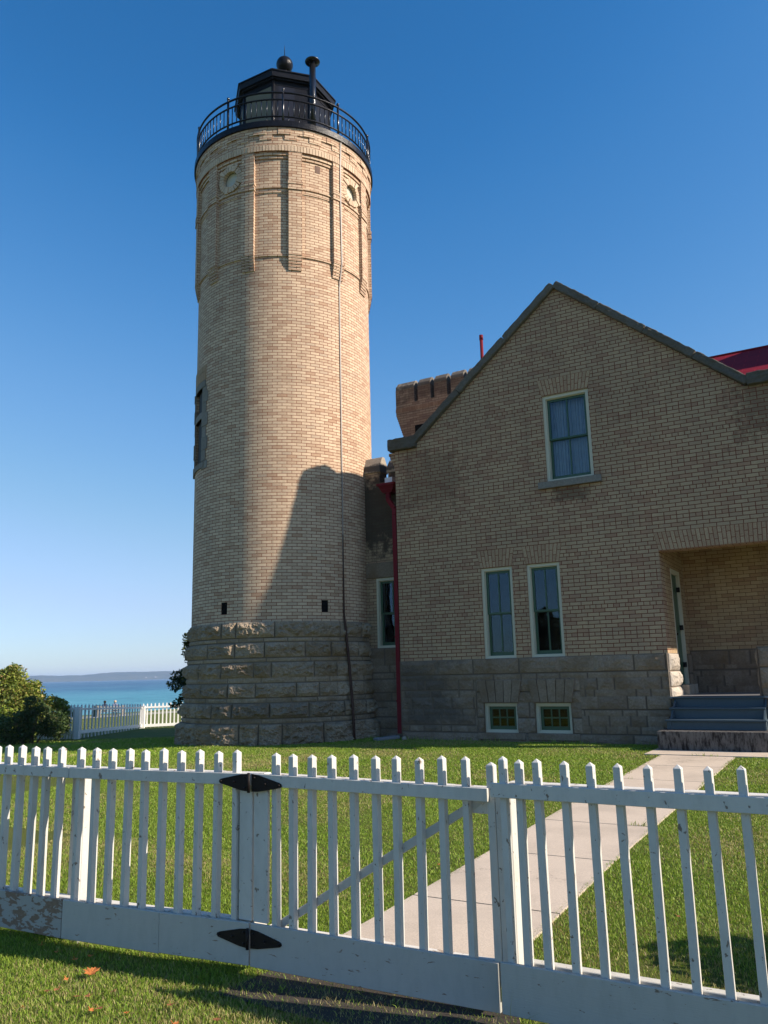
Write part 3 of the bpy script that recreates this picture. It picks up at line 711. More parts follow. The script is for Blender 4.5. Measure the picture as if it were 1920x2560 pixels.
for k in range(8):
    a0, a1 = lp(k, RF, 17.02), lp(k+1, RF, 17.02); b0, b1 = lp(k, RF+.02, 17.17), lp(k+1, RF+.02, 17.17); c0, c1 = lp(k, .16, 18.12), lp(k+1, .16, 18.12)
    w0, w1 = lp(k, RW-.02, 17.02), lp(k+1, RW-.02, 17.02)
    t.face([a0, a1, b1, b0], .5); t.face([b0, b1, c1, c0], .5); t.face([w0, w1, a1, a0], .5)
    d0 = lp(k, RF+.03, 17.185); d1 = lp(k+1, RF+.03, 17.185); t.bar(d0, d1, .03, .035)
    t.bar(b0, c0, .035, .035)
    e0, e1 = lp(k, RW+.05, 17.0), lp(k+1, RW+.05, 17.0); t.bar(e0, e1, .08, .05)
t.build('lantern_roof', m_iron, ln)
t = MB(); t.lathe([(.16, 18.05), (.12, 18.16), (.09, 18.22), (.09, 18.28)], (TX, TY, 0), 20, .5)
t.lathe([(.237*sin(pi*i/14)+.001, 18.506-.237*cos(pi*i/14)) for i in range(15)], (TX, TY, 0), 28, .5)
t.build('ventilator_ball', m_iron, ln)
t = MB(); t.lathe([(.03, 18.73), (.03, 18.78), (.012, 18.8), (.010, 19.0), (.002, 19.17)], (TX, TY, 0), 8, .5); t.build('lightning_spike', m_iron, ln)
q = tp(-19.6, 2.13, 0); t = MB(); t.tube([(q[0], q[1], 14.87), (q[0], q[1], 16.98)], .083, 16, .5); t.tube([(q[0], q[1], 15.9), (q[0], q[1], 15.94)], .088, 16, .5)
t.lathe([(.08, 16.93), (.19, 16.955), (.195, 16.975), (.185, 16.99), (.002, 17.05)], (q[0], q[1], 0), 24, .5); t.build('stove_pipe', m_rail, tower)
# lightning cable: strap down the shaft
t = MB(); prof = [(14.72, 2.40), (14.4, 2.375), (14.1, 2.36), (13.2, 2.365), (11.4, 2.352), (11.0, 2.28), (10.8, 2.25), (9.2, 2.252), (7.6, 2.25), (6, 2.252), (4, 2.25), (2.62, 2.252)]
for (z0, r0), (z1, r1) in zip(prof[:-1], prof[1:]):
    th0 = -36.6+ (0.35 if z0 > 12 else 0)+0.15*sin(z0*2.1); th1 = -36.6+(0.35 if z1 > 12 else 0)+0.15*sin(z1*2.1)
    t.bar(tp(th0, r0+.006, z0), tp(th1, r1+.006, z1), .030, .012, up=(tp(-36.6, 1, 0)[0]-TX, tp(-36.6, 1, 0)[1]-TY, 0))
t.build('lightning_strap', m_strap, tower)
t = MB(); t.tube([tp(-36.5, 2.262, 4.6), tp(-36.5, 2.262, 3.6), tp(-36.4, 2.265, 2.8), tp(-36.3, 2.31, 2.5), tp(-36.9, 2.39, 1.7), tp(-36.8, 2.47, 1.0), tp(-36.6, 2.52, .5), tp(-36.4, 2.56, -.05)], [.012, .016, .022, .028, .03, .032, .032, .032], 8, .5)
t.build('ground_conduit', simple('brown_conduit', (0.06, 0.03, 0.022), .6), tower)

# ================================================================== HOUSE
house = thing('brick_house', 'cream brick gabled keeper\'s house on a grey stone base with porch', 'house')
XL, XR = -8.92, 0.15; ZST = 1.67
def win(n, frame, sash, m=None): pass
W_UP = (-5.30, -4.305, 5.255, 7.13); W_A = (-6.896, -6.186, 1.67, 3.572); W_B = (-5.867, -5.155, 1.67, 3.572)
B_A = (-6.955, -6.213, .174, .767); B_B = (-5.848, -5.096, .174, .767)
PX0, PX1, PZ1 = -3.18, -0.25, 3.60
AP = (-4.863, 9.50); SL = .838
zl = lambda x: AP[1]-SL*abs(x-AP[0])
outer = [(XL, ZST), (PX0, ZST), (PX0, PZ1), (PX1, PZ1), (PX1, ZST), (XR, ZST), (XR, 6.56), (-1.35, 6.56), AP, (-8.38, 6.56), (XL, 6.5)]
outer = [(XL, ZST), (W_A[0], ZST), (W_A[0], W_A[3]), (W_A[1], W_A[3]), (W_A[1], ZST), (W_B[0], ZST), (W_B[0], W_B[3]), (W_B[1], W_B[3]), (W_B[1], ZST)]+outer[1:]
plate('front_wall', outer, [rect(*W_UP)], 16.0, 16.33, m_house, house)
# side, back walls (closed shell so the rooms are dark)
plate('left_wall', [(16.33, 0), (27, 0), (27, 6.5), (16.33, 6.5)], [], XL, XL+.3, m_house, house, axis='x')
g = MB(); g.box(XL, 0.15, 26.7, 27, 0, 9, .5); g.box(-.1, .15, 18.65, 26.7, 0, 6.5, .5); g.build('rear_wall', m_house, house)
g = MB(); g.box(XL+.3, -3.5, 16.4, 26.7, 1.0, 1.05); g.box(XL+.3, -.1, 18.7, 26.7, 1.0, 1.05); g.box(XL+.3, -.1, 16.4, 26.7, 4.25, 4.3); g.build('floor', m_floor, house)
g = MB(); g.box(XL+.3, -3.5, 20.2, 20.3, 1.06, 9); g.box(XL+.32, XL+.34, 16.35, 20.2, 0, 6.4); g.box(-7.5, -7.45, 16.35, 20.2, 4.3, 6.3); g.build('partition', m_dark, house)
# corbelled brick shoulder under the left coping
g = MB()
for k in range(5): g.box(XL-.035*(k+1), XL, 16.02, 16.3, 6.48-.077*(5-k)+.003, 6.48-.077*(4-k)-.003)
g.build('corbel', m_house, house)

def jack_arch(name, x0, x1, z0, z1, splay, n, parent, mat=m_vouss, y=16.0, mortar=m_vouss, seed=0):
    random.seed(seed); g = MB(); cx = (x0+x1)/2; y1 = y-.006
    def X(f, z): 
        w_ = (x1-x0)/2+splay*(z-z0)/(z1-z0); return cx+(2*f-1)*w_
    g.prism([(X(0, z0), z0), (X(1, z0), z0), (X(1, z1), z1), (X(0, z1), z1)], y-.0025, y+.05, -.5)
    for k in range(n):
        f0 = k/n; f1 = (k+1)/n; gp = .0062
        cut = (.36, .66)[k % 2]+random.uniform(-.03, .03); zc = z0+(z1-z0)*cut
        for (a, b_) in ((z0+gp, zc-gp), (zc+gp, z1-gp)):
            g.prism([(X(f0, a)+gp, a), (X(f1, a)-gp, a), (X(f1, b_)-gp, b_), (X(f0, b_)+gp, b_)], y1+random.uniform(-.002, .002), y+.05)
    o = g.build(name, mat, parent); random.seed(7+seed); return o
jack_arch('window_arch', W_A[0], W_A[1], 3.575, 3.96, .075, 10, house, seed=1)
jack_arch('window_arch', W_B[0], W_B[1], 3.575, 3.96, .075, 10, house, seed=2)
jack_arch('window_arch', W_UP[0], W_UP[1], 7.14, 7.50, .09, 14, house, seed=3)
jack_arch('porch_arch', PX0, PX1, 3.605, 3.965, .07, 40, house, seed=4)

def make_window(name, R, y, parent, depth=.16, fw=.06, kind='sash', curtain=False, frame_front=None, glass=m_glass):
    x0, x1, z0, z1 = R; e = bpy.data.objects.new(name, None); COL.objects.link(e); e.parent = parent
    yf = y+.055
    g = MB()   # cream frame (brick mould) : outer ring then inner stop
    def ring(g, x0, x1, z0, z1, w_, ya, yb, sill=None):
        s_ = sill if sill is not None else w_
        g.box(x0, x0+w_, ya, yb, z0, z1, .5); g.box(x1-w_, x1, ya, yb, z0, z1, .5)
        g.box(x0+w_, x1-w_, ya, yb, z1-w_, z1, .5); g.box(x0+w_, x1-w_, ya, yb, z0, z0+s_, .5)
    ring(g, x0, x1, z0, z1, fw, yf-.02, y+.30, .045)
    ring(g, x0+fw, x1-fw, z0+.045, z1-fw, .015, yf+.015, y+.30, .012)
    g.build('frame', m_cream, e)
    ix0, ix1, iz0, iz1 = x0+fw+.015, x1-fw-.015, z0+.057, z1-fw-.015
    ys = yf+.05
    if kind == 'sash':
        zm = (iz0+iz1)/2-.02
        for (a, b_, yy, bot) in ((zm, iz1, ys, .035), (iz0, zm+.035, ys+.045, .075)):
            g = MB(); ring(g, ix0, ix1, a, b_, .048, yy, yy+.04, bot); cx = (ix0+ix1)/2; g.box(cx-.014, cx+.014, yy+.004, yy+.036, a+bot, b_-.048, .5)
            o = g.build('sash', m_green, e)
            g = MB(); g.box(ix0+.04, ix1-.04, yy+.018, yy+.022, a+.03, b_-.04, .5); g.build('pane', glass, e)
    else:
        g = MB(); ring(g, ix0, ix1, iz0, iz1, .055, ys, ys+.04, .07)
        for f in (1/3, 2/3): xx = ix0+.055+(ix1-ix0-.11)*f; g.box(xx-.013, xx+.013, ys+.004, ys+.036, iz0+.07, iz1-.055, .5)
        zz = (iz0+.07+iz1-.055)/2; g.box(ix0+.055, ix1-.055, ys+.006, ys+.034, zz-.013, zz+.013, .5)
        g.build('sash', m_green, e)
        g = MB(); g.box(ix0+.05, ix1-.05, ys+.018, ys+.022, iz0+.06, iz1-.05, .5); g.build('pane', glass, e)
    if curtain:
        g = MB(); n = 90; pts = []
        for side in (0, 1):
            xa, xb = (ix0-.02, (ix0+ix1)/2+.01) if side == 0 else ((ix0+ix1)/2-.01, ix1+.02)
            prevp = None
            for i in range(n+1):
                f = i/n; X = xa+(xb-xa)*f; Y = ys+.17+.02*sin(f*38+side)+.012*sin(f*91+2)
                if prevp: g.face([(prevp[0], prevp[1], iz0-.05), (X, Y, iz0-.05), (X, Y, iz1+.05), (prevp[0], prevp[1], iz1+.05)], .5, smooth=True)
                prevp = (X, Y)
        g.build('curtain', m_curtain, e)
    return e
make_window('window', W_UP, 16.0, house, curtain=True, glass=m_glass_hi, fw=.065)['label'] = 'tall green sash window with pale curtains high in the gable'
make_window('window', W_A, 16.0, house)
make_window('window', W_B, 16.0, house)
make_window('basement_window', B_A, 16.0, house, kind='six', glass=m_glass_low)
make_window('basement_window', B_B, 16.0, house, kind='six', glass=m_glass_low)
g = MB(); g.box(-5.47, -4.155, 15.915, 16.2, 5.115, 5.25, .4); g.build('window_sill', m_surround, house)

# stone base of the front wall as rock-faced ashlar
def rock_wall(name, u0, u1, z0, z1, rects, holes, to3d, mat, parent, res=.016, bulge=.012, rough=.038, flip=False, thin=.6):
    US = np.arange(u0, u1+res*.5, res); ZS = np.arange(z0, z1+res*.5, res)
    US[-1] = u1; ZS[-1] = z1
    UU, ZZ = np.meshgrid(US, ZS, indexing='ij'); H, T = rock_field(UU, ZZ, rects, bulge, rough, .010, thin)
    H[:, -1] = np.minimum(H[:, -1], .004)
    X, Y, Z = to3d(UU, ZZ, H); P = np.stack([X, Y, Z], -1)
    keep = None
    if holes:
        um = (UU[:-1, :-1]+UU[1:, 1:])/2; zm = (ZZ[:-1, :-1]+ZZ[1:, 1:])/2; keep = np.ones(um.shape, bool)
        for (a, b_, c, d) in holes: keep &= ~((um > a) & (um < b_) & (zm > c) & (zm < d))
    return grid_mesh(name, P, T, mat, parent, keep, flip)
random.seed(21)
rows_top = ashlar(XL, PX0, 1.355, ZST, [.315], (.55, 1.15))
r2 = ashlar(XL, PX0, 1.232, 1.355, [.123], (.4, 1.0))
r3 = ashlar(XL, -7.12, .17, 1.232, [.2, .15, .24, .13, .2, .145], (.22, .62))+ashlar(-4.9, PX0, .17, 1.232, [.22, .13, .25, .12, .19, .155], (.2, .58))+ashlar(-7.12, -4.9, .17, 1.232, [.25, .21, .3, .3], (.25, .5))
r4 = ashlar(XL, PX0, -.15, .17, [.32], (.6, 1.3))
hs = [(B_A[0], B_A[1], B_A[2], B_A[3]), (B_B[0], B_B[1], B_B[2], B_B[3])]
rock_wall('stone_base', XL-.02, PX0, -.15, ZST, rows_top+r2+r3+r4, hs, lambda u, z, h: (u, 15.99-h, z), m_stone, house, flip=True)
g = MB()
g.box(XL, XL+.4, 16.0, 16.33, -.15, ZST-.003, .4)
plate('stone_backing', [(XL, -.15), (PX0, -.15), (PX0, ZST-.002), (XL, ZST-.002)], [rect(*B_A), rect(*B_B)], 16.0, 16.33, m_stone, house)
# flat stone arches over the basement windows
for (X0, X1) in ((B_A[0], B_A[1]), (B_B[0], B_B[1])):
    g = MB(); n = 5; cx = (X0+X1)/2
    def Xf(f, t): return cx+(2*f-1)*((X1-X0)/2+.03+.09*t)
    for k in range(n):
        tn = random.random(); ya = 15.945-random.uniform(0, .02)
        g.prism([(Xf(k/n, 0)+.005, .772), (Xf((k+1)/n, 0)-.005, .772), (Xf((k+1)/n, 1)-.005, 1.225), (Xf(k/n, 1)+.005, 1.225)], ya, 16.05, tn)
    o = g.build('stone_arch', m_stone, house)
    bv = o.modifiers.new('b', 'BEVEL'); bv.width = .012; bv.segments = 2
    g = MB(); g.box(X0-.15, X1+.15, 15.93, 16.1, .04, .170, .6); o = g.build('window_sill', m_stone, house); bv = o.modifiers.new('b', 'BEVEL'); bv.width = .012
m_jamb = tone_mat('clean_limestone_jamb', (0.42, 0.37, 0.31), (0.52, 0.46, 0.39), (0.2, 0.17, 0.14), grain=24, bstr=0.5, moss=0.1)
# porch jamb (left): rock base plus brick
random.seed(5)
rj = ashlar(15.98, 16.93, .4, ZST, [.33, .3, .33, .31], (.95, 1.1))
rock_wall('stone_jamb', 15.95, 16.93, .4, ZST, rj, None, lambda u, z, h: (PX0+h+.0, u, z), m_jamb, house, res=.014, bulge=.04, rough=.05)
g = MB(); g.box(PX0-.32, PX0, 16.331, 16.93, ZST, 3.87, .5); g.box(PX0-.32, PX0, 16.93, 17.86, 3.37, 3.87, .5); g.box(PX0-.32, PX0, 17.86, 18.3, 1.0, 3.87, .5); g.build('porch_side_wall', m_porch, house)
g = MB(); g.box(PX0-.4, .15, 18.3, 18.62, ZST+.07, 6.5, .5); g.build('porch_rear_wall', m_porch, house)
g = MB(); g.box(PX0, .14, 16.33, 18.3, 3.87, 3.95, .5); g.build('porch_ceiling', simple('porch_ceiling_paint', (.35, .30, .2)), house)
random.seed(9)
rb = ashlar(PX0, .15, .85, 1.74, [.30, .11, .13, .2, .15], (.2, .6))
rock_wall('porch_stone', PX0, .15, .85, 1.74, rb, None, lambda u, z, h: (u, 18.29-h*.6, z), m_stone, house, flip=True, res=.02)
rb = ashlar(17.86, 18.3, .85, ZST, [.4, .42], (.5, .6)); rock_wall('stone_jamb', 17.86, 18.3, .85, ZST, rb, None, lambda u, z, h: (PX0+.02+h*.5, u, z), m_stone, house, res=.02)
# side door in the porch
e = bpy.data.objects.new('door', None); COL.objects.link(e); e.parent = house
g = MB(); g.box(PX0-.08, PX0+.005, 16.93, 17.0, 1.06, 3.36); g.box(PX0-.08, PX0+.005, 17.72, 17.86, 1.06, 3.36); g.box(PX0-.08, PX0+.004, 17.0, 17.72, 3.27, 3.36); g.build('door_frame', m_cream, e)
g = MB(); g.box(PX0-.10, PX0-.05, 17.0, 17.72, 1.06, 3.27); g.build('door_leaf', m_green, e)
for zz in (1.45, 2.2, 2.98):
    g = MB(); g.box(PX0-.05, PX0+.014, 17.66, 17.735, zz-.05, zz+.05); g.build('hinge', m_iron_plain, e)
g = MB(); g.lathe([(.001, -.03), (.03, -.01), (.03, .02), (.001, .03)], (PX0-.01, 17.08, 2.05), 10); g.build('handle', m_iron_plain, e)
g = MB(); g.box(PX0-.05, PX0+.16, 16.93, 17.9, .87, 1.06, .8); g.build('door_step', m_cap, house)
# right pier and low porch wall
random.seed(11)
rb = ashlar(-1.65, .15, -.1, 1.73, [.36, .36, .36, .36, .4], (.5, 1.0))
rock_wall('low_porch_wall', -1.65, .15, -.1, 1.73, rb, None, lambda u, z, h: (u, 15.98-h, z), m_stone, house, flip=True)
g = MB(); g.box(-1.65, .15, 15.985, 16.33, -.1, 1.728, .6); g.build('low_wall_core', m_stone, house)
rb = ashlar(15.97, 16.33, -.1, 1.73, [.36, .36, .36, .36, .4], (.5, .6)); rock_wall('low_wall_end', 15.95, 16.33, -.1, 1.73, rb, None, lambda u, z, h: (-1.652-h, u, z), m_stone, house, res=.016)
g = MB(); g.box(-.25, .15, 16.0, 16.33, 1.73, 3.60, .5); g.build('porch_pier', m_house, house)
g = MB(); g.box(-.1, .15, 16.33, 18.65, 3.86, 6.5, .5); g.build('porch_gable_side', m_house, house)
# steps
st_ = bpy.data.objects.new('porch_steps', None); COL.objects.link(st_); st_.parent = house
g = MB(); g.box(PX0-.02, .14, 15.92, 18.29, .84, .872, .5); g.build('porch_deck', m_deckp, st_)
for k, (yn, zt) in enumerate(((15.89, .872), (15.58, .69), (15.27, .50))):
    zb = (.69, .50, .33)[k]
    g = MB(); g.box(-3.13-.02*k, -1.62+.03*k, yn+.045, yn+.06, zb, zt-.034, .5); g.build('riser', m_bluegrey, st_)
    g = MB(); g.box(-3.15-.02*k, -1.60+.03*k, yn-.0, yn+.38, zt-.032, zt, .5); o = g.build('tread', m_bluegrey, st_)
    bv = o.modifiers.new('b', 'BEVEL'); bv.width = .01; bv.segments = 2
for xx in (-3.12, -1.60):
    g = MB(); g.prism([(0, 0), (.0, 0), (0, 0)], 0, 0) if False else None
    g = MB(); g.add([(xx, 15.3, .33), (xx, 15.3, .46), (xx, 15.6, .65), (xx, 15.95, .83), (xx, 15.95, .33), (xx+.03, 15.3, .33), (xx+.03, 15.3, .46), (xx+.03, 15.6, .65), (xx+.03, 15.95, .83), (xx+.03, 15.95, .33)],
          [(0, 1, 2, 3, 4), (9, 8, 7, 6, 5), (0, 5, 6, 1), (1, 6, 7, 2), (2, 7, 8, 3), (3, 8, 9, 4)], .5); g.build('stringer', m_bluegrey, st_)
g = MB(); g.box(-3.27, -1.50, 14.92, 15.98, -.1, .325, .5); o = g.build('concrete_base_step', m_concstep, st_); bv = o.modifiers.new('b', 'BEVEL'); bv.width = .012; bv.segments = 2

# copings
def coping_bar(g, a, b_, n, w_=.40, h=.16):
    a = Vector(a); b_ = Vector(b_)
    for k in range(n):
        p = a+(b_-a)*(k/n)+(b_-a).normalized()*.004; q = a+(b_-a)*((k+1)/n)-(b_-a).normalized()*.004
        g.bar(p, q, w_, h)
g = MB(); yc = 16.10
off = Vector((0, 0, .12))
coping_bar(g, (-8.40, yc, 6.56+.10), (AP[0]-.02, yc, AP[1]+.075), 3)
coping_bar(g, (AP[0]+.02, yc, AP[1]+.075), (-1.28, yc, 6.52+.10), 4)
g.box(-9.06, -8.33, 15.88, 16.3, 6.50, 6.775); g.box(-1.30, .3, 15.88, 16.3, 6.545, 6.78)
o = g.build('coping', m_coping, house); bv = o.modifiers.new('b', 'BEVEL'); bv.width = .02; bv.segments = 2
sb = o.modifiers.new('s', 'SUBSURF'); sb.subdivision_type = 'SIMPLE'; sb.levels = 4; sb.render_levels = 4
tx = bpy.data.textures.new('rocky', 'CLOUDS'); tx.noise_scale = .09; tx.noise_depth = 3
dm = o.modifiers.new('d', 'DISPLACE'); dm.texture = tx; dm.strength = .045; dm.mid_level = .5; dm.texture_coords = 'GLOBAL'
# roof slopes
g = MB()
def roofuv(g, pts, uvs): g.face(pts, .5, uvs)
g.face([(-9.0, 16.25, 6.45), (AP[0], 16.25, 9.58-.15), (AP[0], 27, 9.43), (-9.0, 27, 6.45)], .5)
g.face([(AP[0], 16.25, 9.43), (-.9, 16.25, 6.45), (-.9, 27, 6.45), (AP[0], 27, 9.43)], .5)
o = g.build('gable_roof', m_shingle, house)
# red shingled roof beyond the right rake (ridge along x)
g = MB(); yr, zr = 20.0, 8.69
sl_len = math.hypot(yr-16.2, zr-6.7)
g.face([(-3.6, 16.2, 6.66), (3.2, 16.2, 6.66), (3.2, yr, zr), (-3.6, yr, zr)], .5, [(-3.6, 0), (3.2, 0), (3.2, sl_len), (-3.6, sl_len)])
g.face([(-3.6, yr, zr), (3.2, yr, zr), (3.2, 24, 6.6), (-3.6, 24, 6.6)], .5, [(-3.6, 0), (3.2, 0), (3.2, sl_len), (-3.6, sl_len)])
g.build('main_roof', m_shingle, house, fix=False)
g = MB(); g.tube([(-3.6, yr, zr+.01), (3.2, yr, zr+.01)], .035, 8); g.build('ridge_cap', m_redp, house)
g = MB(); g.box(.16, 6.0, 18.7, 24.0, 0, 6.6, .5); g.prism([(1.1, 6.7), (5.5, 6.7), (5.5, 10.4), (1.1, 10.4)], 18.75, 22.5, .5); g.build('unseen_main_block', m_house, house)  # unseen house mass; its upper box is added to shade the red roof
# vent pipe on the left slope
g = MB(); g.tube([(-8.265, 20, 6.9), (-8.265, 20, 10.62)], .046, 12); g.tube([(-8.265, 20, 10.56), (-8.265, 20, 10.7)], .056, 12); g.build('vent_pipe', m_redp, house)
# ---- link wing between tower and house
WY = 16.5; WX0 = -10.6
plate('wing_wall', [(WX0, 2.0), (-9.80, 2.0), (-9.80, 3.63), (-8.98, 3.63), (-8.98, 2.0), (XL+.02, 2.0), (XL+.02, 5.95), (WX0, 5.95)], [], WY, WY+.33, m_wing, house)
random.seed(31)
rb = ashlar(WX0, XL, -.15, 2.0, [.4, .17, .14, .3, .2, .35, .25, .4], (.3, .8))
rock_wall('wing_stone_base', WX0, XL+.02, -.15, 2.0, rb, None, lambda u, z, h: (u, WY-.01-h*.7, z), m_stone, house, flip=True)
g = MB(); g.box(WX0, XL+.02, WY, WY+.33, -.1, 1.995, .5); g.box(WX0, XL+.02, 20.5, 20.8, -.1, 5.9, .5); g.box(WX0, XL, WY+.33, 20.5, 5.4, 5.5, .5); g.build('wing_core', m_stone, house)
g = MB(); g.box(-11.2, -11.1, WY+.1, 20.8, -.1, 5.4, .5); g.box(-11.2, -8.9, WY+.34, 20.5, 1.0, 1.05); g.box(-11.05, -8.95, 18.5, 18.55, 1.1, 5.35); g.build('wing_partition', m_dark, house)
g = MB(); g.box(-10.13, XL+.02, WY-.03, WY+.2, 3.632, 4.0, .35); o = g.build('wing_lintel', m_stone, house); bv = o.modifiers.new('b', 'BEVEL'); bv.width = .015
make_window('window', (-9.80, -8.99, 2.0, 3.63), WY-.03, house)
def merlon(gb, gc, x0, x1, y0, y1, z0, z1, cap=.32, e_=.03):
    gb.box(x0, x1, y0, y1, z0, z1)
    xm = .0; ym = (y0+y1)/2
    # saddle-backed cap stone, ridge along x
    zz = z1+.0
    gc.add([(x0-e_, y0-e_, zz), (x1+e_, y0-e_, zz), (x1+e_, y1+e_, zz), (x0-e_, y1+e_, zz), (x0-e_, y0-e_, zz+cap*.38), (x1+e_, y0-e_, zz+cap*.38), (x1+e_, y1+e_, zz+cap*.38), (x0-e_, y1+e_, zz+cap*.38),
            (x0-e_, ym-.05, zz+cap), (x1+e_, ym-.05, zz+cap), (x1+e_, ym+.05, zz+cap), (x0-e_, ym+.05, zz+cap)],
           [(3, 2, 1, 0), (0, 1, 5, 4), (2, 3, 7, 6), (1, 2, 6, 10, 9, 5), (3, 0, 4, 8, 11, 7), (4, 5, 9, 8), (6, 7, 11, 10), (8, 9, 10, 11)])
gb = MB(); gc = MB()
merlon(gb, gc, WX0, -9.64, WY+.002, WY+.34, 5.95, 6.22, .40); merlon(gb, gc, -9.40, -8.95, WY+.002, WY+.34, 5.95, 6.16, .34)
gb.build('parapet', m_wing, house); o = gc.build('parapet_caps', m_cap, house); bv = o.modifiers.new('b', 'BEVEL'); bv.width = .015; bv.segments = 2
# ---- crenellated turret behind
TYF = 21.0; gb = MB(); gc = MB()
tx0, tx1 = -11.62, -6.0
gb.box(tx0+.22, tx1, TYF+.06, 27.6, 0, 8.55, .5)
for k in range(10):
    o_ = .22-.022*(k+1); gb.box(tx0+o_, tx1, TYF+o_*.25, 27.6, 8.5+.075*k, 8.5+.075*(k+1)+.001*k, .5)
gb.box(tx0, tx1, TYF, 27.6, 9.25, 9.56, .5)
edges = [(-11.62, -10.97), (-10.85, -10.41), (-10.29, -9.86), (-9.73, -9.30), (-9.17, -8.74), (-8.61, -8.1)]
for a, b_ in edges: merlon(gb, gc, a, b_, TYF-.002, TYF+.42, 9.56, 10.02, .27, .0)
for k in range(9):
    ya = TYF+.75+.7*k; gb.box(tx0, tx0+.34, ya, ya+.42, 9.56, 10.0); gc.prism([(tx0-.03, 10.0), (tx0+.37, 10.0), (tx0+.37, 10.13), (tx0+.22, 10.32), (tx0+.12, 10.32), (tx0-.03, 10.13)], ya-.03, ya+.45)
gb.build('turret', m_turret, house); o = gc.build('turret_caps', m_cap, house); bv = o.modifiers.new('b', 'BEVEL'); bv.width = .015
random.seed(44); g = MB(); x = -11.63
while x < -8.6: g.box(x, x+.066, TYF-.006, TYF+.02, 9.30, 9.42); x += .076
g.build('turret_soldier_course', tone_mat('turret_arch_brick', (.27, .16, .10), (.38, .25, .16), (.1, .05, .04)), house)
g = MB(); g.box(-10.98, -10.72, TYF-.004, TYF+.26, 8.58, 8.80); g.build('turret_slot_shade', m_dark, house)  # black box painting the shade inside the slot window
# ---- downspout
ds = bpy.data.objects.new('downspout', None); COL.objects.link(ds); ds.parent = house
g = MB(); yh = 16.34
g.add([(-9.42, yh-.1, 5.62), (-9.17, yh-.1, 5.62), (-9.17, yh+.15, 5.62), (-9.42, yh+.15, 5.62), (-9.50, yh-.17, 5.78), (-9.08, yh-.17, 5.78), (-9.08, yh+.15, 5.78), (-9.50, yh+.15, 5.78)], [(3, 2, 1, 0), (0, 1, 5, 4), (1, 2, 6, 5), (2, 3, 7, 6), (3, 0, 4, 7), (4, 5, 6, 7)])
g.box(-9.53, -9.05, yh-.2, yh+.15, 5.78, 5.83); g.box(-9.46, -9.12, yh-.14, yh+.15, 5.69, 5.705)
g.build('hopper', m_redp, ds)
g = MB(); g.box(-9.36, -9.16, yh-.08, yh+.1, 5.831, 5.98); g.build('scupper_flashing', m_lightgrey, ds)
g = MB(); pp = [(-9.30, 16.30, 5.63), (-9.30, 16.28, 5.45), (-9.0, 16.02, 5.05), (-8.985, 15.93, 4.85), (-8.985, 15.93, .12)]
pp = [(-9.30, 16.32, 5.63), (-9.30, 16.30, 5.46), (-9.02, 16.1, 5.16), (-9.00, 16.06, 5.0), (-9.00, 16.06, .12)]
for a, b_ in zip(pp[:-1], pp[1:]): g.bar(a, b_, .10, .085, up=(0, -1, .001))
g.build('pipe', m_redp, ds)
for zz in (4.2, 2.2, .8):
    g = MB(); g.box(-9.062, -8.938, 16.008, 16.112, zz, zz+.035); g.build('pipe_clamp', m_redp, ds)

# splash block and stone on the ground
g = MB(); g.bar((-9.03, 15.98, .05), (-9.28, 15.45, .03), .2, .07); o = g.build('splash_block', m_splash)
bv = o.modifiers.new('b', 'BEVEL'); bv.width = .015
tag(o, 'grey concrete splash block on the ground under the red downspout', 'splash block')
g = MB(); g.lathe([(.001, -.04), (.05, -.02), (.06, .01), (.04, .05), (.001, .06)], (-8.72, 15.72, .03), 12); tag(g.build('pebble', m_cap), 'small pale round stone in the grass by the house corner', 'stone')

# ================================================================== FRONT FENCE AND GATE
def pyr(g, x, y, w_, d, z0, z1, tip=.017, lean=0.0, fw=None, rot=None):
    a = [(-w_/2, 0), (w_/2, 0), (w_/2, d), (-w_/2, d)]
    vs = [(x+px, y+py, z0) for px, py in a]+[(x+px+lean, y+py, z1-tip) for px, py in a]+[(x+lean, y+d/2, z1)]
    g.add(vs, [(3, 2, 1, 0), (0, 1, 5, 4), (1, 2, 6, 5), (2, 3, 7, 6), (3, 0, 4, 7), (4, 5, 8), (5, 6, 8), (6, 7, 8), (7, 4, 8)], .5)
def bev(o, w_=.003, s_=1):
    b = o.modifiers.new('b', 'BEVEL'); b.width = w_; b.segments = s_; b.limit_method = 'ANGLE'; return o
def fy(x):       # front face line of the fence
    pts = [(-7.0, 3.47), (-4.99, 3.51), (-4.34, 3.53), (-3.63, 3.59), (-3.006, 3.655)]
    return float(np.interp(x, [p[0] for p in pts], [p[1] for p in pts]))
def slab(x0, x1, yf, d, z0, z1, zs0=0, zs1=0):
    g = MB(); n = 6
    vs = []; fs = []
    for i in range(n+1):
        x = x0+(x1-x0)*i/n; dz = zs0+(zs1-zs0)*i/n; y = yf(x)
        vs += [(x, y, z0+dz), (x, y+d, z0+dz), (x, y+d, z1+dz), (x, y, z1+dz)]
    for i in range(n):
        a = 4*i; b_ = a+4; fs += [(a, b_, b_+3, a+3), (a+1, a+2, b_+2, b_+1), (a+3, b_+3, b_+2, a+2), (a, a+1, b_+1, b_)]
    fs += [(0, 3, 2, 1), (4*n, 4*n+1, 4*n+2, 4*n+3)]; g.add(vs, fs, .5); return g
def picket_fence(root, xs_, yf, zt, zb, rails, name='picket', lean=0.0):
    for x in xs_:
        g = MB(); pyr(g, x, yf(x)+.0215, .032, .043, zb+.08, zt+random.uniform(-.006, .006), lean=random.uniform(-.007, .007)+lean); bev(g.build(name, m_white, root), .0015)
fl = thing('picket_fence', 'white picket fence section left of the gate with peeling paint on its bottom board', 'fence')
px_l = [-5.085, -4.961, -4.837, -4.711, -4.589, -4.462, -4.289, -4.159, -4.032, -3.903, -3.774, -3.642, -3.511, -3.387, -3.257, -3.125]
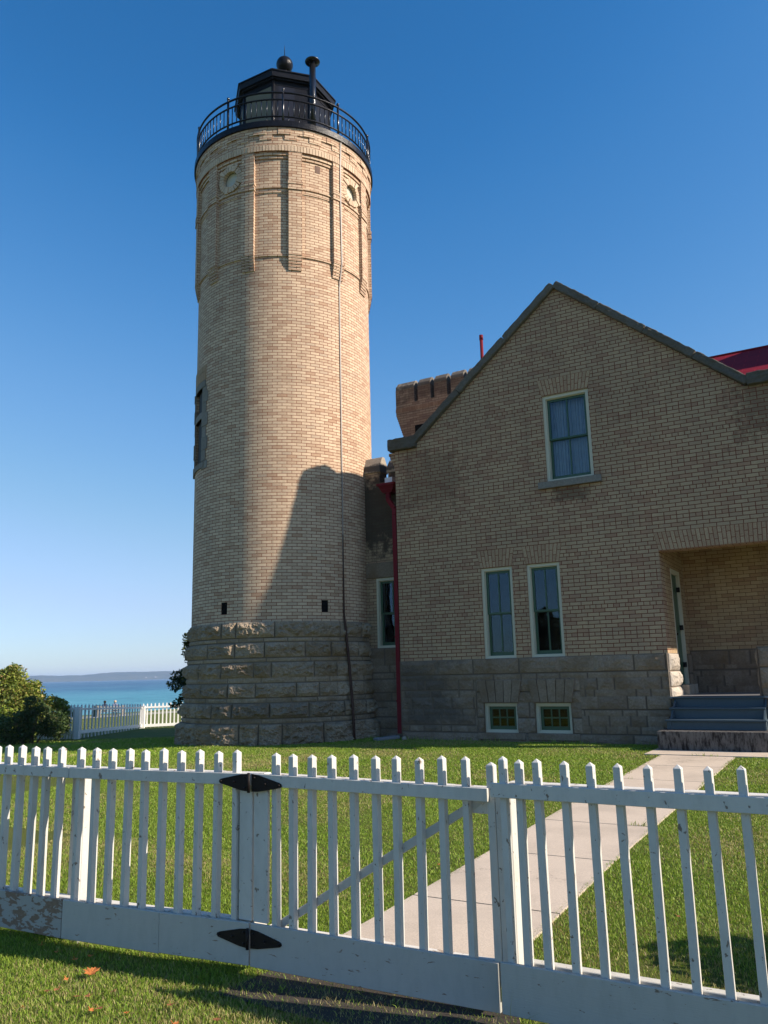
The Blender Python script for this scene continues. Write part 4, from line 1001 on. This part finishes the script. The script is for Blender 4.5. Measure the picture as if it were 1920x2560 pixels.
px_l = [-6.7+i*.1245 for i in range(13)]+px_l
ZF = -.085
picket_fence(fl, px_l, fy, 1.015, ZF, None)
for (a, b_, m_) in ((-6.8, -4.345, m_white), (-4.340, -3.010, m_white)):
    bev(slab(a, b_, fy, .0205, ZF+.917, ZF+.979).build('top_rail', m_, fl), .002)
for (a, b_, m_) in ((-6.8, -4.346, m_white_peeled), (-4.340, -3.605, m_white_board), (-3.604, -3.010, m_white_board)):
    bev(slab(a, b_, fy, .0205, ZF+(.004 if a > -4 else 0), ZF+.216).build('bottom_board', m_, fl), .003)
back = lambda x: fy(x)+.0655
bev(slab(-6.8, -2.96, back, .062, ZF+.925, ZF+.976).build('back_rail', m_white_top, fl), .003)
bev(slab(-6.8, -3.02, back, .062, ZF+.150, ZF+.208).build('lower_back_rail', m_white_top, fl), .003)
for x in (-6.6, -4.40):
    g = MB(); g.box(x-.058, x+.058, fy(x)+.129, fy(x)+.22, -.3, .86); bev(g.build('fence_post', m_white, fl), .004)
g = MB(); g.box(-3.10, -3.011, 3.655+.022, 3.655+.045, ZF+.217, ZF+.916); bev(g.build('hinge_stile', m_white, fl))
g = MB(); g.box(-3.10, -3.012, 3.655+.046, 3.655+.16, -.075, .84); g.build('fence_post', m_white, fl)

gy = lambda x: 3.658+(x+3.0)*.088
gt = thing('picket_gate', 'white picket gate with black strap hinges and a diagonal brace across the walk', 'gate')
picket_fence(gt, [-2.866, -2.762, -2.650, -2.520, -2.393, -2.262, -2.152, -2.024, -1.899, -1.770], gy, 1.005, ZF-.01, None)
g = MB(); pyr(g, -1.640, gy(-1.64)+.0215, .040, .043, ZF+.07, .985); bev(g.build('picket', m_white, gt))
bev(slab(-3.002, -1.648, gy, .0205, ZF+.917, ZF+.979, 0, -.030).build('top_rail', m_white, gt), .002)
bev(slab(-3.002, -1.632, gy, .0205, ZF, ZF+.214, 0, -.036).build('bottom_board', m_white_board, gt), .003)
gb_ = lambda x: gy(x)+.0655
bev(slab(-2.935, -1.645, gb_, .05, ZF+.925, ZF+.974, 0, -.03).build('back_rail', m_white_top, gt), .003)
bev(slab(-2.935, -1.635, gb_, .03, ZF+.13, ZF+.195, 0, -.03).build('lower_back_rail', m_white_top, gt), .003)
g = MB(); g.box(-3.001, -2.905, gy(-3)+.022, gy(-3)+.045, ZF+.216, ZF+.916); bev(g.build('gate_stile', m_white, gt))
g = MB(); g.bar((-2.99, gy(-2.99)+.08, .045), (-1.70, gy(-1.7)+.08, .805), .022, .042); bev(g.build('diagonal_brace', m_white, gt))
g = MB(); g.box(-1.80, -1.665, gy(-1.7)+.068, gy(-1.7)+.1, .735, .80); bev(g.build('corner_block', m_white_top, gt))
g = MB(); g.box(-1.620, -1.612, gy(-1.64)+.025, gy(-1.64)+.05, ZF+.1, .80); g.build('gap_shade_strip', m_dark, gt)  # dark strip stands in for the shaded gap at the gate end
for zc in (.848, .055):
    h = bpy.data.objects.new('strap_hinge', None); COL.objects.link(h); h.parent = gt
    for s_ in (-1, 1):
        g = MB(); yy = 3.651
        y_at = (lambda x: gy(x)-.006) if s_ > 0 else (lambda x: fy(x)-.006)
        pts = [(0.010, .046), (0.055, .042), (.185, .013), (.2, .006), (.203, -.004), (.195, -.013), (.182, -.016), (.055, -.044), (.010, -.048)]
        dz = lambda q: (-.010*q/.2 if s_ > 0 else .004*q/.2)
        P = [(-3.006+s_*q, y_at(-3.006+s_*q), zc+z+dz(q)*1.0) for q, z in pts]; Q = [(a, b_+.007, c) for a, b_, c in P]; n = len(P)
        g.add(P+Q, [tuple(range(n)), tuple(range(2*n-1, n-1, -1))]+[(i, (i+1) % n, (i+1) % n+n, i+n) for i in range(n)], .5)
        for q, z in ((.03, .028), (.03, -.028), (.10, 0), (.188, 0)):
            c = (-3.006+s_*q, y_at(-3.006+s_*q)-.002, zc+z+dz(q)); g.lathe([(.0001, .006), (.006, .004), (.0075, 0), (.006, -.004), (.0001, -.006)], c, 8, .5)
        g.build('hinge_leaf', m_iron_plain, h)
    g = MB(); g.tube([(-3.006, 3.640, zc-.052), (-3.006, 3.640, zc+.052)], .0085, 10, .5); g.build('hinge_pin', m_iron_plain, h)

ry = lambda x: 3.665-.035*(x+1.6)/1.2 if x < -.4 else 3.63
fr_ = thing('picket_fence', 'white picket fence section right of the gate crossing the lawn', 'fence')
px_r = [-1.530, -1.452, -1.355, -1.231, -1.105, -.982, -.858, -.736, -.609, -.488, -.365, -.24, -.115, .01, .135, .26, .385, .51, .635]
picket_fence(fr_, px_r[1:], ry, 1.017, ZF+.008, None)
g = MB(); pyr(g, px_r[0], ry(-1.53)+.0215, .032, .043, ZF+.09, 1.027); bev(g.build('picket', m_white, fr_))
ZR = ZF+.010
bev(slab(-1.585, .8, ry, .0205, ZR+.917, ZR+.981, 0, 0).build('top_rail', m_white, fr_), .002)
bev(slab(-1.575, .8, ry, .0205, ZR, ZR+.213, 0, .02).build('bottom_board', m_white_board, fr_), .003)
rb_ = lambda x: ry(x)+.0655
bev(slab(-1.52, .8, rb_, .062, ZR+.928, ZR+.980).build('back_rail', m_white_top, fr_), .003)
bev(slab(-1.47, .8, rb_, .050, ZR+.150, ZR+.212, 0, .015).build('lower_back_rail', m_white, fr_), .003)
g = MB(); g.box(-1.62, -1.54, 3.80, 3.88, -.02, .85); bev(g.build('gate_post', m_white, fr_), .004)
g = MB(); g.box(.60, .70, 3.78, 3.88, -.3, .86); g.build('fence_post', m_white, fr_)

# ================================================================== BACK FENCE
bf = thing('back_fence', 'distant white picket fence with square posts at the lake edge of the lawn', 'fence')
def far_panel(A, B, zA, zB, n, posts=(True, False), w_=.05):
    A = Vector(A); B = Vector(B); d = (B-A); dl = d.length; d.normalize(); nrm = Vector((d.y, -d.x, 0))
    if nrm.dot(Vector((0, 0, 0))-A) < 0: nrm = -nrm
    u = Vector((0, 0, 1))
    def P(t, z): q = A+(B-A)*t; return Vector((q.x, q.y, zA+(zB-zA)*t+z))
    for k in range(n):
        t = (k+.5)/n; g = MB(); a = P(t, .0); b_ = P(t, 1.06); g.bar(a, b_, w_, w_*.8, up=nrm); 
        tip = b_; g.lathe([(w_*.55, 0), (.002, .035)], tuple(tip), 4, .5, smooth=False); g.build('picket', m_white_far, bf)
    for z, h in ((.93, .07), (.20, .11)):
        g = MB(); g.bar(P(0, z)+nrm*.045, P(1, z)+nrm*.045, .03, h, up=u); g.build('rail', m_white_far, bf)
    for i, t in enumerate((0, 1)):
        if posts[i]:
            g = MB(); g.bar(P(t, -.35)+nrm*.08, P(t, 1.0)+nrm*.08, .17, .15, up=nrm); g.build('fence_post', m_white_far, bf)
FA, FB, FC = (-22.50, 18.45, 0), (-26.10, 24.70, 0), (-23.9, 26.9, 0)
far_panel(FA, FB, -.42, -.66, 21, (True, True), .055)
far_panel((-26.0, 18.9, 0), FA, -.52, -.42, 20, (True, False), .055)
far_panel(FB, FC, -.66, -.62, 20, (False, True), .055)
far_panel(FC, (-21.4, 29.4, 0), -.62, -.6, 14, (False, True), .055)

# ================================================================== BENCH AND PEOPLE BY THE SHORE
def bearing(az, d): a = rad(az); return d*sin(a), d*cos(a)
def bench(name, az, d, label, cloth):
    x, y = bearing(az, d); z = zg(x, y)+.0
    rt = thing(name, label, 'bench'); a = rad(az)
    r_ = Vector((cos(a), -sin(a), 0)); f_ = Vector((sin(a), cos(a), 0)); O = Vector((x, y, z))
    for s_ in (-1, 1):
        g = MB(); p = O+r_*s_*.95; g.bar(p+f_*.25, p-f_*.3+Vector((0, 0, 0)), .28, .9, tone=.5) if False else None
        for q in (-.25, .25): g.bar(p+f_*q, p+f_*q+Vector((0, 0, .62 if q > 0 else .9)), .26, .16, up=f_)
        g.bar(p+f_*.25+Vector((0, 0, .58)), p-f_*.25+Vector((0, 0, .58)), .26, .12); g.build('end_support', m_cap, rt)
    g = MB()
    for q in (-.2, -.05, .1, .25): g.bar(O-r_*.95+f_*q+Vector((0, 0, .42)), O+r_*.95+f_*q+Vector((0, 0, .42)), .13, .05)
    g.build('seat', m_slat, rt)
    g = MB()
    for q in (.6, .78): g.bar(O-r_*.95-f_*.28+Vector((0, 0, q)), O+r_*.95-f_*.28+Vector((0, 0, q)), .04, .12)
    g.build('backrest', m_slat, rt)
    return O, r_, f_
def person(O, r_, f_, off, label, shirt, hair, trousers):
    """one continuous body seated facing the lake"""
    b0 = O+r_*off; Z = Vector((0, 0, 1))
    J = {'pel': (0, 0, .50), 'sp': (0, -.03, .72), 'ch': (0, -.02, .92), 'nk': (0, 0, 1.06), 'hd': (0, .02, 1.16), 'tp': (0, .02, 1.27),
         'sl': (-.17, 0, .98), 'el': (-.25, .03, .72), 'wl': (-.18, .25, .60), 'hl': (-.13, .33, .57), 'sr': (.17, 0, .98), 'er': (.25, .03, .72), 'wr': (.18, .25, .60), 'hr': (.13, .33, .57),
         'kl': (-.12, .45, .50), 'al': (-.12, .50, .08), 'fl': (-.13, .62, .04), 'kr': (.12, .45, .50), 'ar': (.12, .50, .08), 'fr': (.13, .62, .04), 'pl': (-.10, .05, .49), 'pr': (.10, .05, .49)}
    Rr_ = {'pel': .15, 'sp': .135, 'ch': .15, 'nk': .055, 'hd': .09, 'tp': .075, 'sl': .06, 'el': .045, 'wl': .03, 'hl': .035, 'sr': .06, 'er': .045, 'wr': .03, 'hr': .035, 'kl': .07, 'al': .045, 'fl': .04, 'kr': .07, 'ar': .045, 'fr': .04, 'pl': .09, 'pr': .09}
    E_ = [('pel', 'sp'), ('sp', 'ch'), ('ch', 'nk'), ('nk', 'hd'), ('hd', 'tp'), ('ch', 'sl'), ('sl', 'el'), ('el', 'wl'), ('wl', 'hl'), ('ch', 'sr'), ('sr', 'er'), ('er', 'wr'), ('wr', 'hr'), ('pel', 'pl'), ('pl', 'kl'), ('kl', 'al'), ('al', 'fl'), ('pel', 'pr'), ('pr', 'kr'), ('kr', 'ar'), ('ar', 'fr')]
    ks = list(J); V = [b0+r_*J[k][0]+f_*J[k][1]+Z*J[k][2] for k in ks]
    me = bpy.data.meshes.new('person'); me.from_pydata([tuple(v) for v in V], [(ks.index(a), ks.index(b_)) for a, b_ in E_], [])
    o = bpy.data.objects.new('person', me); COL.objects.link(o); mo = o.modifiers.new('skin', 'SKIN')
    for i, k in enumerate(ks): me.skin_vertices[0].data[i].radius = (Rr_[k], Rr_[k])
    me.skin_vertices[0].data[0].use_root = True
    o.modifiers.new('sub', 'SUBSURF').render_levels = 2; me.materials.append(shirt); tag(o, label, 'person', 'people sitting on the shore bench')
    g = MB(); h = b0+f_*.0+Z*1.20
    g.lathe([(.001, -.09), (.085, -.06), (.115, 0), (.10, .07), (.05, .105), (.001, .115)], tuple(h), 14); g.build('hair', hair, o)
    return o
O_, r_, f_ = bench('bench', -48.45, 72, 'pale park bench with thick end supports on the shore lawn', None)
person(O_, r_, f_, -.55, 'person with dark hair in dark clothes seated on the shore bench', simple('navy_cloth', (.03, .035, .06)), simple('dark_hair', (.03, .02, .015)), None)
person(O_, r_, f_, .25, 'person with pale hair in a grey top seated on the shore bench', simple('grey_cloth', (.16, .17, .24)), simple('pale_hair', (.5, .36, .24)), None)
x, y = bearing(-49.35, 72); g = MB(); g.lathe([(.26, 0), (.30, .1), (.30, .85), (.25, .95), (.001, 1.0)], (x, y, zg(x, y)), 14); bn = g.build('barrel', simple('dark_green_drum', (.05, .07, .05)))
g = MB(); g.lathe([(.31, .84), (.32, .88), (.31, .92)], (x, y, zg(x, y)), 14); g.build('rim', m_slat, bn); tag(bn, 'dark litter bin beside the shore bench', 'litter bin')

# ================================================================== PLANTS
def leaf_mesh(name, C, size, cols, mat, parent=None, label=None, flat=0.0, aspect=.6, normals=None):
    """C: n x 3 leaf centres; one mesh of small folded leaves with a colour each"""
    n = len(C); R = RNG
    d = R.normal(size=(n, 3)); d[:, 2] *= .7; d[:, 2] -= .25; d /= np.linalg.norm(d, axis=1)[:, None]
    nn = R.normal(size=(n, 3)); nn[:, 2] = np.abs(nn[:, 2])+.3
    s = np.cross(d, nn); s /= np.linalg.norm(s, axis=1)[:, None]; up = np.cross(s, d)
    sz = (size*R.uniform(.6, 1.3, n))[:, None]
    v = np.stack([C, C+d*sz*.45+s*sz*aspect*.5+up*sz*.08, C+d*sz, C+d*sz*.45-s*sz*aspect*.5+up*sz*.08], 1).reshape(-1, 3)
    q = np.arange(n*4).reshape(n, 4); tri = np.concatenate([q[:, [0, 1, 2]], q[:, [0, 2, 3]]], 1).reshape(-1, 3)
    me = bpy.data.meshes.new(name); me.vertices.add(len(v)); me.vertices.foreach_set('co', v.ravel())
    me.loops.add(len(tri)*3); me.loops.foreach_set('vertex_index', tri.ravel()); me.polygons.add(len(tri))
    me.polygons.foreach_set('loop_start', np.arange(len(tri))*3); me.polygons.foreach_set('loop_total', np.full(len(tri), 3))
    me.update(calc_edges=True); me.materials.append(mat)
    ca = me.color_attributes.new('leafcol', 'FLOAT_COLOR', 'POINT'); c4 = np.ones((n, 4)); c4[:, :3] = cols
    ca.data.foreach_set('color', np.repeat(c4, 4, 0).ravel())
    o = bpy.data.objects.new(name, me); COL.objects.link(o)
    if parent is not None: o.parent = parent
    return o
def pal(n, stops, wts=None):
    s = np.array(stops); i = RNG.choice(len(s), n, p=wts); j = RNG.choice(len(s), n, p=wts); t = RNG.random((n, 1))*.5
    return (s[i]*(1-t)+s[j]*t)*RNG.uniform(.75, 1.25, (n, 1))
def blob_points(blobs, n, shell=.55):
    B = np.array(blobs); w_ = B[:, 3]**2; i = RNG.choice(len(B), n, p=w_/w_.sum())
    d = RNG.normal(size=(n, 3)); d /= np.linalg.norm(d, axis=1)[:, None]; r = RNG.uniform(shell, 1.05, n)**.8
    return B[i, :3]+d*(r*B[i, 3])[:, None]*np.array([1, 1, .95])
def shrub(name, label, cat, x, y, blobs, nleaf, size, stops, wts, group=None, stems=7, trunk=None):
    z0 = zg(x, y); t = thing(name, label, cat, group)
    Bs = []
    for (bx, by, bz, br) in blobs:
        Bs.append((x+bx, y+by, z0+bz, br))
        for _ in range(9):
            d = Vector((random.gauss(0, 1), random.gauss(0, 1), random.gauss(.15, .9))).normalized()
            Bs.append((x+bx+d.x*br*.8, y+by+d.y*br*.8, max(z0+.1, z0+bz+d.z*br*.8), br*random.uniform(.22, .42)))
    C = blob_points(Bs, nleaf); C = C[C[:, 2] > z0+.03]
    leaf_mesh('foliage', C, size, pal(len(C), stops, wts), m_leaf, t)
    g = MB()
    for k in range(stems):
        bx, by, bz, br = random.choice(blobs); r0 = .03 if trunk is None else trunk*.3
        g.tube([(x+random.uniform(-.15, .15), y+random.uniform(-.15, .15), z0-.1), (x+bx*.5, y+by*.5, z0+bz*.5), (x+bx+random.uniform(-.3, .3)*br, y+by+random.uniform(-.3, .3)*br, z0+bz+br*.4)], [r0, r0*.7, r0*.25], 6)
    if trunk: g.tube([(x, y, z0-.2), (x+.05, y, z0+.8), (x, y+.05, z0+1.8)], [trunk, trunk*.8, trunk*.5], 10)
    g.build('stems' if trunk is None else 'trunk', m_bark, t); return t
GRN = [(.20, .25, .04), (.28, .33, .06), (.11, .16, .03), (.38, .30, .10), (.28, .17, .08), (.34, .40, .08)]
shrub('bush', 'large sunlit green bush with tan tips left of the lake view', 'bush', -23.9, 17.5,
      [(-.2, -.2, .95, 1.0), (-1.6, -1.2, 1.0, 1.15), (.6, .65, .8, .62), (-.5, -.4, 1.75, .62), (.0, .1, 1.5, .55), (-2.8, -2.0, 1.1, 1.1), (-.25, -.2, 2.1, .38)], 42000, .10, GRN, [.3, .2, .22, .13, .07, .08])
shrub('bush', 'low yellow green bush in front of the tall sunlit one', 'bush', -22.9, 16.45, [(-.2, -.1, .5, .5), (.25, .25, .3, .34), (-.8, -.55, .5, .5), (-.3, -.1, .8, .35)], 4600, .095, [(.28, .35, .05), (.20, .28, .04), (.33, .32, .07)], [.4, .4, .2])
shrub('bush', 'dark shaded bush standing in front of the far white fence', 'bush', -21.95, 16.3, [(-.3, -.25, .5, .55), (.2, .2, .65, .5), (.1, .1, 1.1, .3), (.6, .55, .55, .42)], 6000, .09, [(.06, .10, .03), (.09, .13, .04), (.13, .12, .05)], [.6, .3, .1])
# branch peeping out behind the tower
tx_, ty_ = bearing(-43.35, 25.0)
t = thing('tree', 'small dark leafed tree mostly hidden behind the tower base', 'tree')
z0 = zg(tx_, ty_)
bl = [(tx_, ty_, z0+1.6, .38), (tx_-.12, ty_, z0+1.15, .25), (tx_+.1, ty_+.1, z0+2.4, .45), (tx_-.05, ty_, z0+2.75, .28), (tx_-.38, ty_-.3, z0+1.5, .22), (tx_-.3, ty_-.2, z0+1.72, .2), (tx_-.25, ty_-.2, z0+1.0, .13), (tx_-.38, ty_-.32, z0+.88, .1)]
C = blob_points(bl, 2600); leaf_mesh('foliage', C, .10, pal(len(C), [(.03, .05, .02), (.06, .08, .02), (.22, .22, .05)], [.6, .3, .1]), m_leaf, t)
g = MB(); g.tube([(tx_+.4, ty_+.4, z0-.2), (tx_+.25, ty_+.2, z0+1.2), (tx_+.1, ty_+.1, z0+2.5)], [.06, .045, .02], 8)
for q in bl[3:]: g.tube([(tx_+.25, ty_+.2, q[2]-.3), q[:3]], [.015, .006], 6)
g.build('trunk', m_bark, t)
# a shrub right of the frame whose shade falls on the lawn, and trees behind the camera mirrored in the panes
shrub('bush', 'round green bush on the lawn to the right of the walk', 'bush', 1.15, 5.35, [(0, 0, .6, .55), (.4, .2, .5, .5), (-.15, .1, 1.0, .4), (.2, 0, 1.15, .3)], 6000, .08, GRN, [.3, .2, .25, .1, .05, .1])
shrub('tree', 'broad tree across the street facing the house', 'tree', -18.6, -21.5, [(0, 0, 3.4, 1.5), (.8, .3, 4.4, 1.0), (-.9, 0, 3.8, 1.1), (.2, .6, 5.2, .8)], 16000, .16, [(.06, .07, .03), (.10, .09, .035), (.14, .08, .04)], [.4, .3, .3], trunk=.16, stems=9)

# ================================================================== GRASS BLADES
TUFTS = []
def in_excl(X, Y):
    wv = .05*fbm(X*3, Y*3, 3)
    m = (X > -2.93-.13*np.clip((Y-3.9)/6, 0, 1)+wv) & (X < -1.87-.07*np.clip((Y-3.9)/3, 0, 1)-wv) & (Y > 3.9) & (Y < 14.25)
    m |= (X > -3.33) & (X < 1.5) & (Y > 14.2)
    m |= (X > -2.98) & (X < -1.42) & (Y > 3.40) & (Y < 3.93) & (RNG.random(X.shape) < .72)
    m |= (np.hypot(X+.98, (Y-4.75)*1.3) < .22+.1*fbm(X*6, Y*6, 3)) & (RNG.random(X.shape) < .7)
    m |= (np.hypot(X-TX, Y-TY) < 2.42) | ((X > XL-.01) & (Y > 15.93)) | ((X > -10.6) & (Y > 16.42))
    return m
def blades(regions):
    Cs = []; Hs = []; Ws = []
    for (x0, x1, y0, y1, dens, h, w_) in regions:
        n = int((x1-x0)*(y1-y0)*dens); X = RNG.uniform(x0, x1, n); Y = RNG.uniform(y0, y1, n)
        # inside the view only (with margin)
        az = np.degrees(np.arctan2(X, Y)); vis = (az > -58.5) & (az < -3) | (np.hypot(X, Y) < 1.5)
        patch = fbm(X*1.6, Y*1.6, 3); keep = (vis & ~in_excl(X, Y) & (RNG.random(n) < .55+.9*patch)) if h < .06 else (RNG.random(n) < (patch*1.6-.35))
        X = X[keep]; Y = Y[keep]; Cs.append(np.stack([X, Y], 1)); k = len(X)
        Hs.append(h*RNG.uniform(.5, 1.35, k)*(.7+.6*patch[keep])); Ws.append(np.full(k, w_)*RNG.uniform(.7, 1.3, k))
    XY = np.concatenate(Cs); H = np.concatenate(Hs); W = np.concatenate(Ws); n = len(XY)
    Z = np.where(XY[:, 0] > -12, -0.15*np.clip((15-XY[:, 1])/10, 0, 1), 0)
    k = np.clip(1-(-12-XY[:, 0])/10, 0, 1); Z = np.where(XY[:, 0] <= -12, -0.15*np.clip((15-XY[:, 1])/10, 0, 1)*k-.042*np.clip(-12-XY[:, 0], 0, 10)-.035*np.clip(-22-XY[:, 0], 0, 99), Z)
    a = RNG.uniform(0, 2*pi, n); ln_ = RNG.uniform(.15, .95, n)*H; b_ = RNG.uniform(0, 2*pi, n)
    D = np.stack([np.cos(a), np.sin(a), np.zeros(n)], 1); Sd = np.stack([-np.sin(b_), np.cos(b_), np.zeros(n)], 1)*(W/2)[:, None]
    B = np.stack([XY[:, 0], XY[:, 1], Z-.004], 1); up = np.array([0, 0, 1.])
    M1 = B+D*(ln_*.30)[:, None]+up*(H*.6)[:, None]; T = B+D*ln_[:, None]+up*(H*.95)[:, None]
    v = np.stack([B-Sd, B+Sd, M1+Sd*.8, M1-Sd*.8, T], 1).reshape(-1, 3); q = np.arange(n)[:, None]*5
    tri = np.concatenate([q+[0, 1, 2], q+[0, 2, 3], q+[3, 2, 4]], 1).reshape(-1, 3)
    me = bpy.data.meshes.new('grass'); me.vertices.add(len(v)); me.vertices.foreach_set('co', v.ravel())
    me.loops.add(len(tri)*3); me.loops.foreach_set('vertex_index', tri.ravel()); me.polygons.add(len(tri))
    me.polygons.foreach_set('loop_start', np.arange(len(tri))*3); me.polygons.foreach_set('loop_total', np.full(len(tri), 3))
    me.update(calc_edges=True); me.materials.append(m_blade)
    st = np.array([(.20, .32, .026), (.25, .36, .04), (.31, .39, .065), (.13, .22, .02), (.45, .39, .16), (.34, .27, .13)])
    dry = fbm(XY[:, 0]*.9+5, XY[:, 1]*.9, 4); near = np.clip((4.2-XY[:, 1])/1.0, 0, 1)
    pd = np.clip(.09+(dry-.47)*1.8+.26*near, .03, .7)
    idx = RNG.integers(0, 4, n); idx = np.where(RNG.random(n) < pd, RNG.integers(4, 6, n), idx)
    c = st[idx]*RNG.uniform(.75, 1.25, (n, 1)); c4 = np.ones((n, 4)); c4[:, :3] = c
    ca = me.color_attributes.new('leafcol', 'FLOAT_COLOR', 'POINT'); ca.data.foreach_set('color', np.repeat(c4, 5, 0).ravel())
    o = bpy.data.objects.new('grass', me); COL.objects.link(o)
    return tag(o, 'green and straw coloured grass blades covering the lawn', 'grass', kind='stuff')
blades([(-5.6, .2, 1.9, 3.75, 19000, .027, .0033), (-7.2, .8, 3.75, 6.0, 13000, .024, .0036), (-10.5, 1.2, 6.0, 9.5, 6500, .023, .0050),
        (-16, 1.2, 9.5, 16.4, 3000, .028, .008), (-26, -12, 9, 17.5, 700, .045, .016),
        (-5.3, -3.05, 3.66, 3.80, 700, .085, .004), (-1.6, .4, 3.74, 3.90, 900, .085, .004), (-1.60, -1.40, 3.50, 3.62, 1500, .14, .004), (-2.75, -2.2, 14.17, 14.23, 2200, .06, .007), (-2.25, -1.95, 8.36, 8.41, 2600, .06, .006), (-3.0, -2.6, 11.40, 11.43, 1500, .06, .006), (-10.2, -3.3, 15.80, 15.93, 500, .075, .009)])

# ================================================================== FALLEN LEAVES
def maple(name, x, y, s, rot, label, group, colr, tilt):
    g = MB(); lob = [(0, 1), (.10, .72), (.30, .80), (.24, .52), (.62, .62), (.52, .36), (.80, .20), (.44, .06), (.50, -.22), (.16, -.12), (0, -.28)]
    pts = lob+[(-a, b_) for a, b_ in lob[-2:0:-1]]
    z0 = zg(x, y)+.035; c, sn = cos(rot), sin(rot)
    ring = [(x+(a*c-b_*sn)*s, y+(a*sn+b_*c)*s, z0+s*(.30*abs(a)**1.3+tilt*b_+random.uniform(-.05, .05))) for a, b_ in pts]
    n = len(ring); ctr = (x, y, z0)
    for i in range(n): g.face([ctr, ring[i], ring[(i+1) % n]], .5)
    st_e = (x+.0-(-.6)*sn*-s, y-.6*c*s, z0+.01); g.bar((x, y, z0), (x+.6*sn*s, y-.6*c*s, z0+.012), .003, .003)
    return tag(g.build(name, colr), label, 'leaf', group)
lm = [simple('rust_leaf', (.42, .15, .045), .8, .1, .35, 60, .4), simple('brown_leaf', (.26, .11, .05), .8, .1, .35, 60, .4), simple('orange_leaf', (.50, .17, .05), .8, .1, .3, 60, .4)]
random.seed(3)
maple('fallen_leaf', -3.77, 3.27, .062, .4, 'largest curled orange maple leaf lying on the grass before the left fence', None, lm[0], .25)
LG = 'small leaves fallen on the grass in front of the fence'
for i, (x, y) in enumerate([(-3.83, 3.16), (-3.74, 3.04), (-3.77, 3.0), (-3.57, 3.02), (-3.52, 3.05), (-3.46, 3.15), (-3.38, 2.94), (-3.36, 2.97), (-3.19, 2.99), (-3.7, 2.81), (-4.24, 3.43), (-4.43, 3.47), (-4.0, 3.46), (-4.04, 3.39), (-3.08, 3.16), (-2.9, 3.0), (-4.35, 3.1), (-4.1, 2.95), (-2.6, 2.95), (-2.75, 3.12)]):
    maple('fallen_leaf', x, y, random.uniform(.018, .032), random.uniform(0, 6), 'small curled rust coloured leaf fallen on the grass before the fence', LG, random.choice(lm), random.uniform(-.3, .3))
LG2 = 'small leaves on the lawn behind the fence'
for i, (x, y) in enumerate([(-3.9, 4.8), (-4.6, 5.6), (-1.2, 5.6), (-1.0, 6.1), (-3.2, 5.2), (-2.2, 5.3), (-1.35, 5.1), (-5.2, 6.5), (-3.15, 6.2)]):
    maple('fallen_leaf', x, y, random.uniform(.018, .03), random.uniform(0, 6), 'small rust coloured leaf lying on the lawn or walk behind the fence', LG2, random.choice(lm), random.uniform(-.2, .3))

# ================================================================== HAZE
g = MB(); g.box(-8200, 1200, -2500, 7800, -3.4, 70, .5)
hz = g.build('haze', m_dark); hz.data.materials.clear(); hm = bpy.data.materials.new('lake_haze'); hm.use_nodes = True
for n_ in list(hm.node_tree.nodes):
    if n_.type == 'BSDF_PRINCIPLED': hm.node_tree.nodes.remove(n_)
pv = hm.node_tree.nodes.new('ShaderNodeVolumePrincipled'); pv.inputs['Color'].default_value = (.50, .68, .95, 1); pv.inputs['Density'].default_value = 0.00014
hm.node_tree.links.new(pv.outputs[0], hm.node_tree.nodes['Material Output'].inputs['Volume']); hz.data.materials.append(hm); tag(hz, kind='stuff')

# ---- houses on the far shore
for i, (az_, hh) in enumerate(((-46.35, 24), (-45.75, 26), (-45.6, 21), (-44.6, 27), (-44.45, 22), (-44.2, 25), (-43.9, 23))):
    a = rad(az_); D = 5230; x, y = D*sin(a), D*cos(a)
    t = thing('far_house', 'tiny pale house among trees on the far wooded shore', 'house', 'pale houses on the far shore')
    w_ = random.uniform(14, 30)
    g = MB(); hh *= .62; w_ *= .7; g.box(x-w_/2, x+w_/2, y-6, y+6, 2, hh-5, .5); g.build('wall', m_concfar, t)
    g = MB(); g.prism([(x-w_/2-1, hh-5), (x+w_/2+1, hh-5), (x, hh)], y-7, y+7); g.build('roof', m_slat, t)
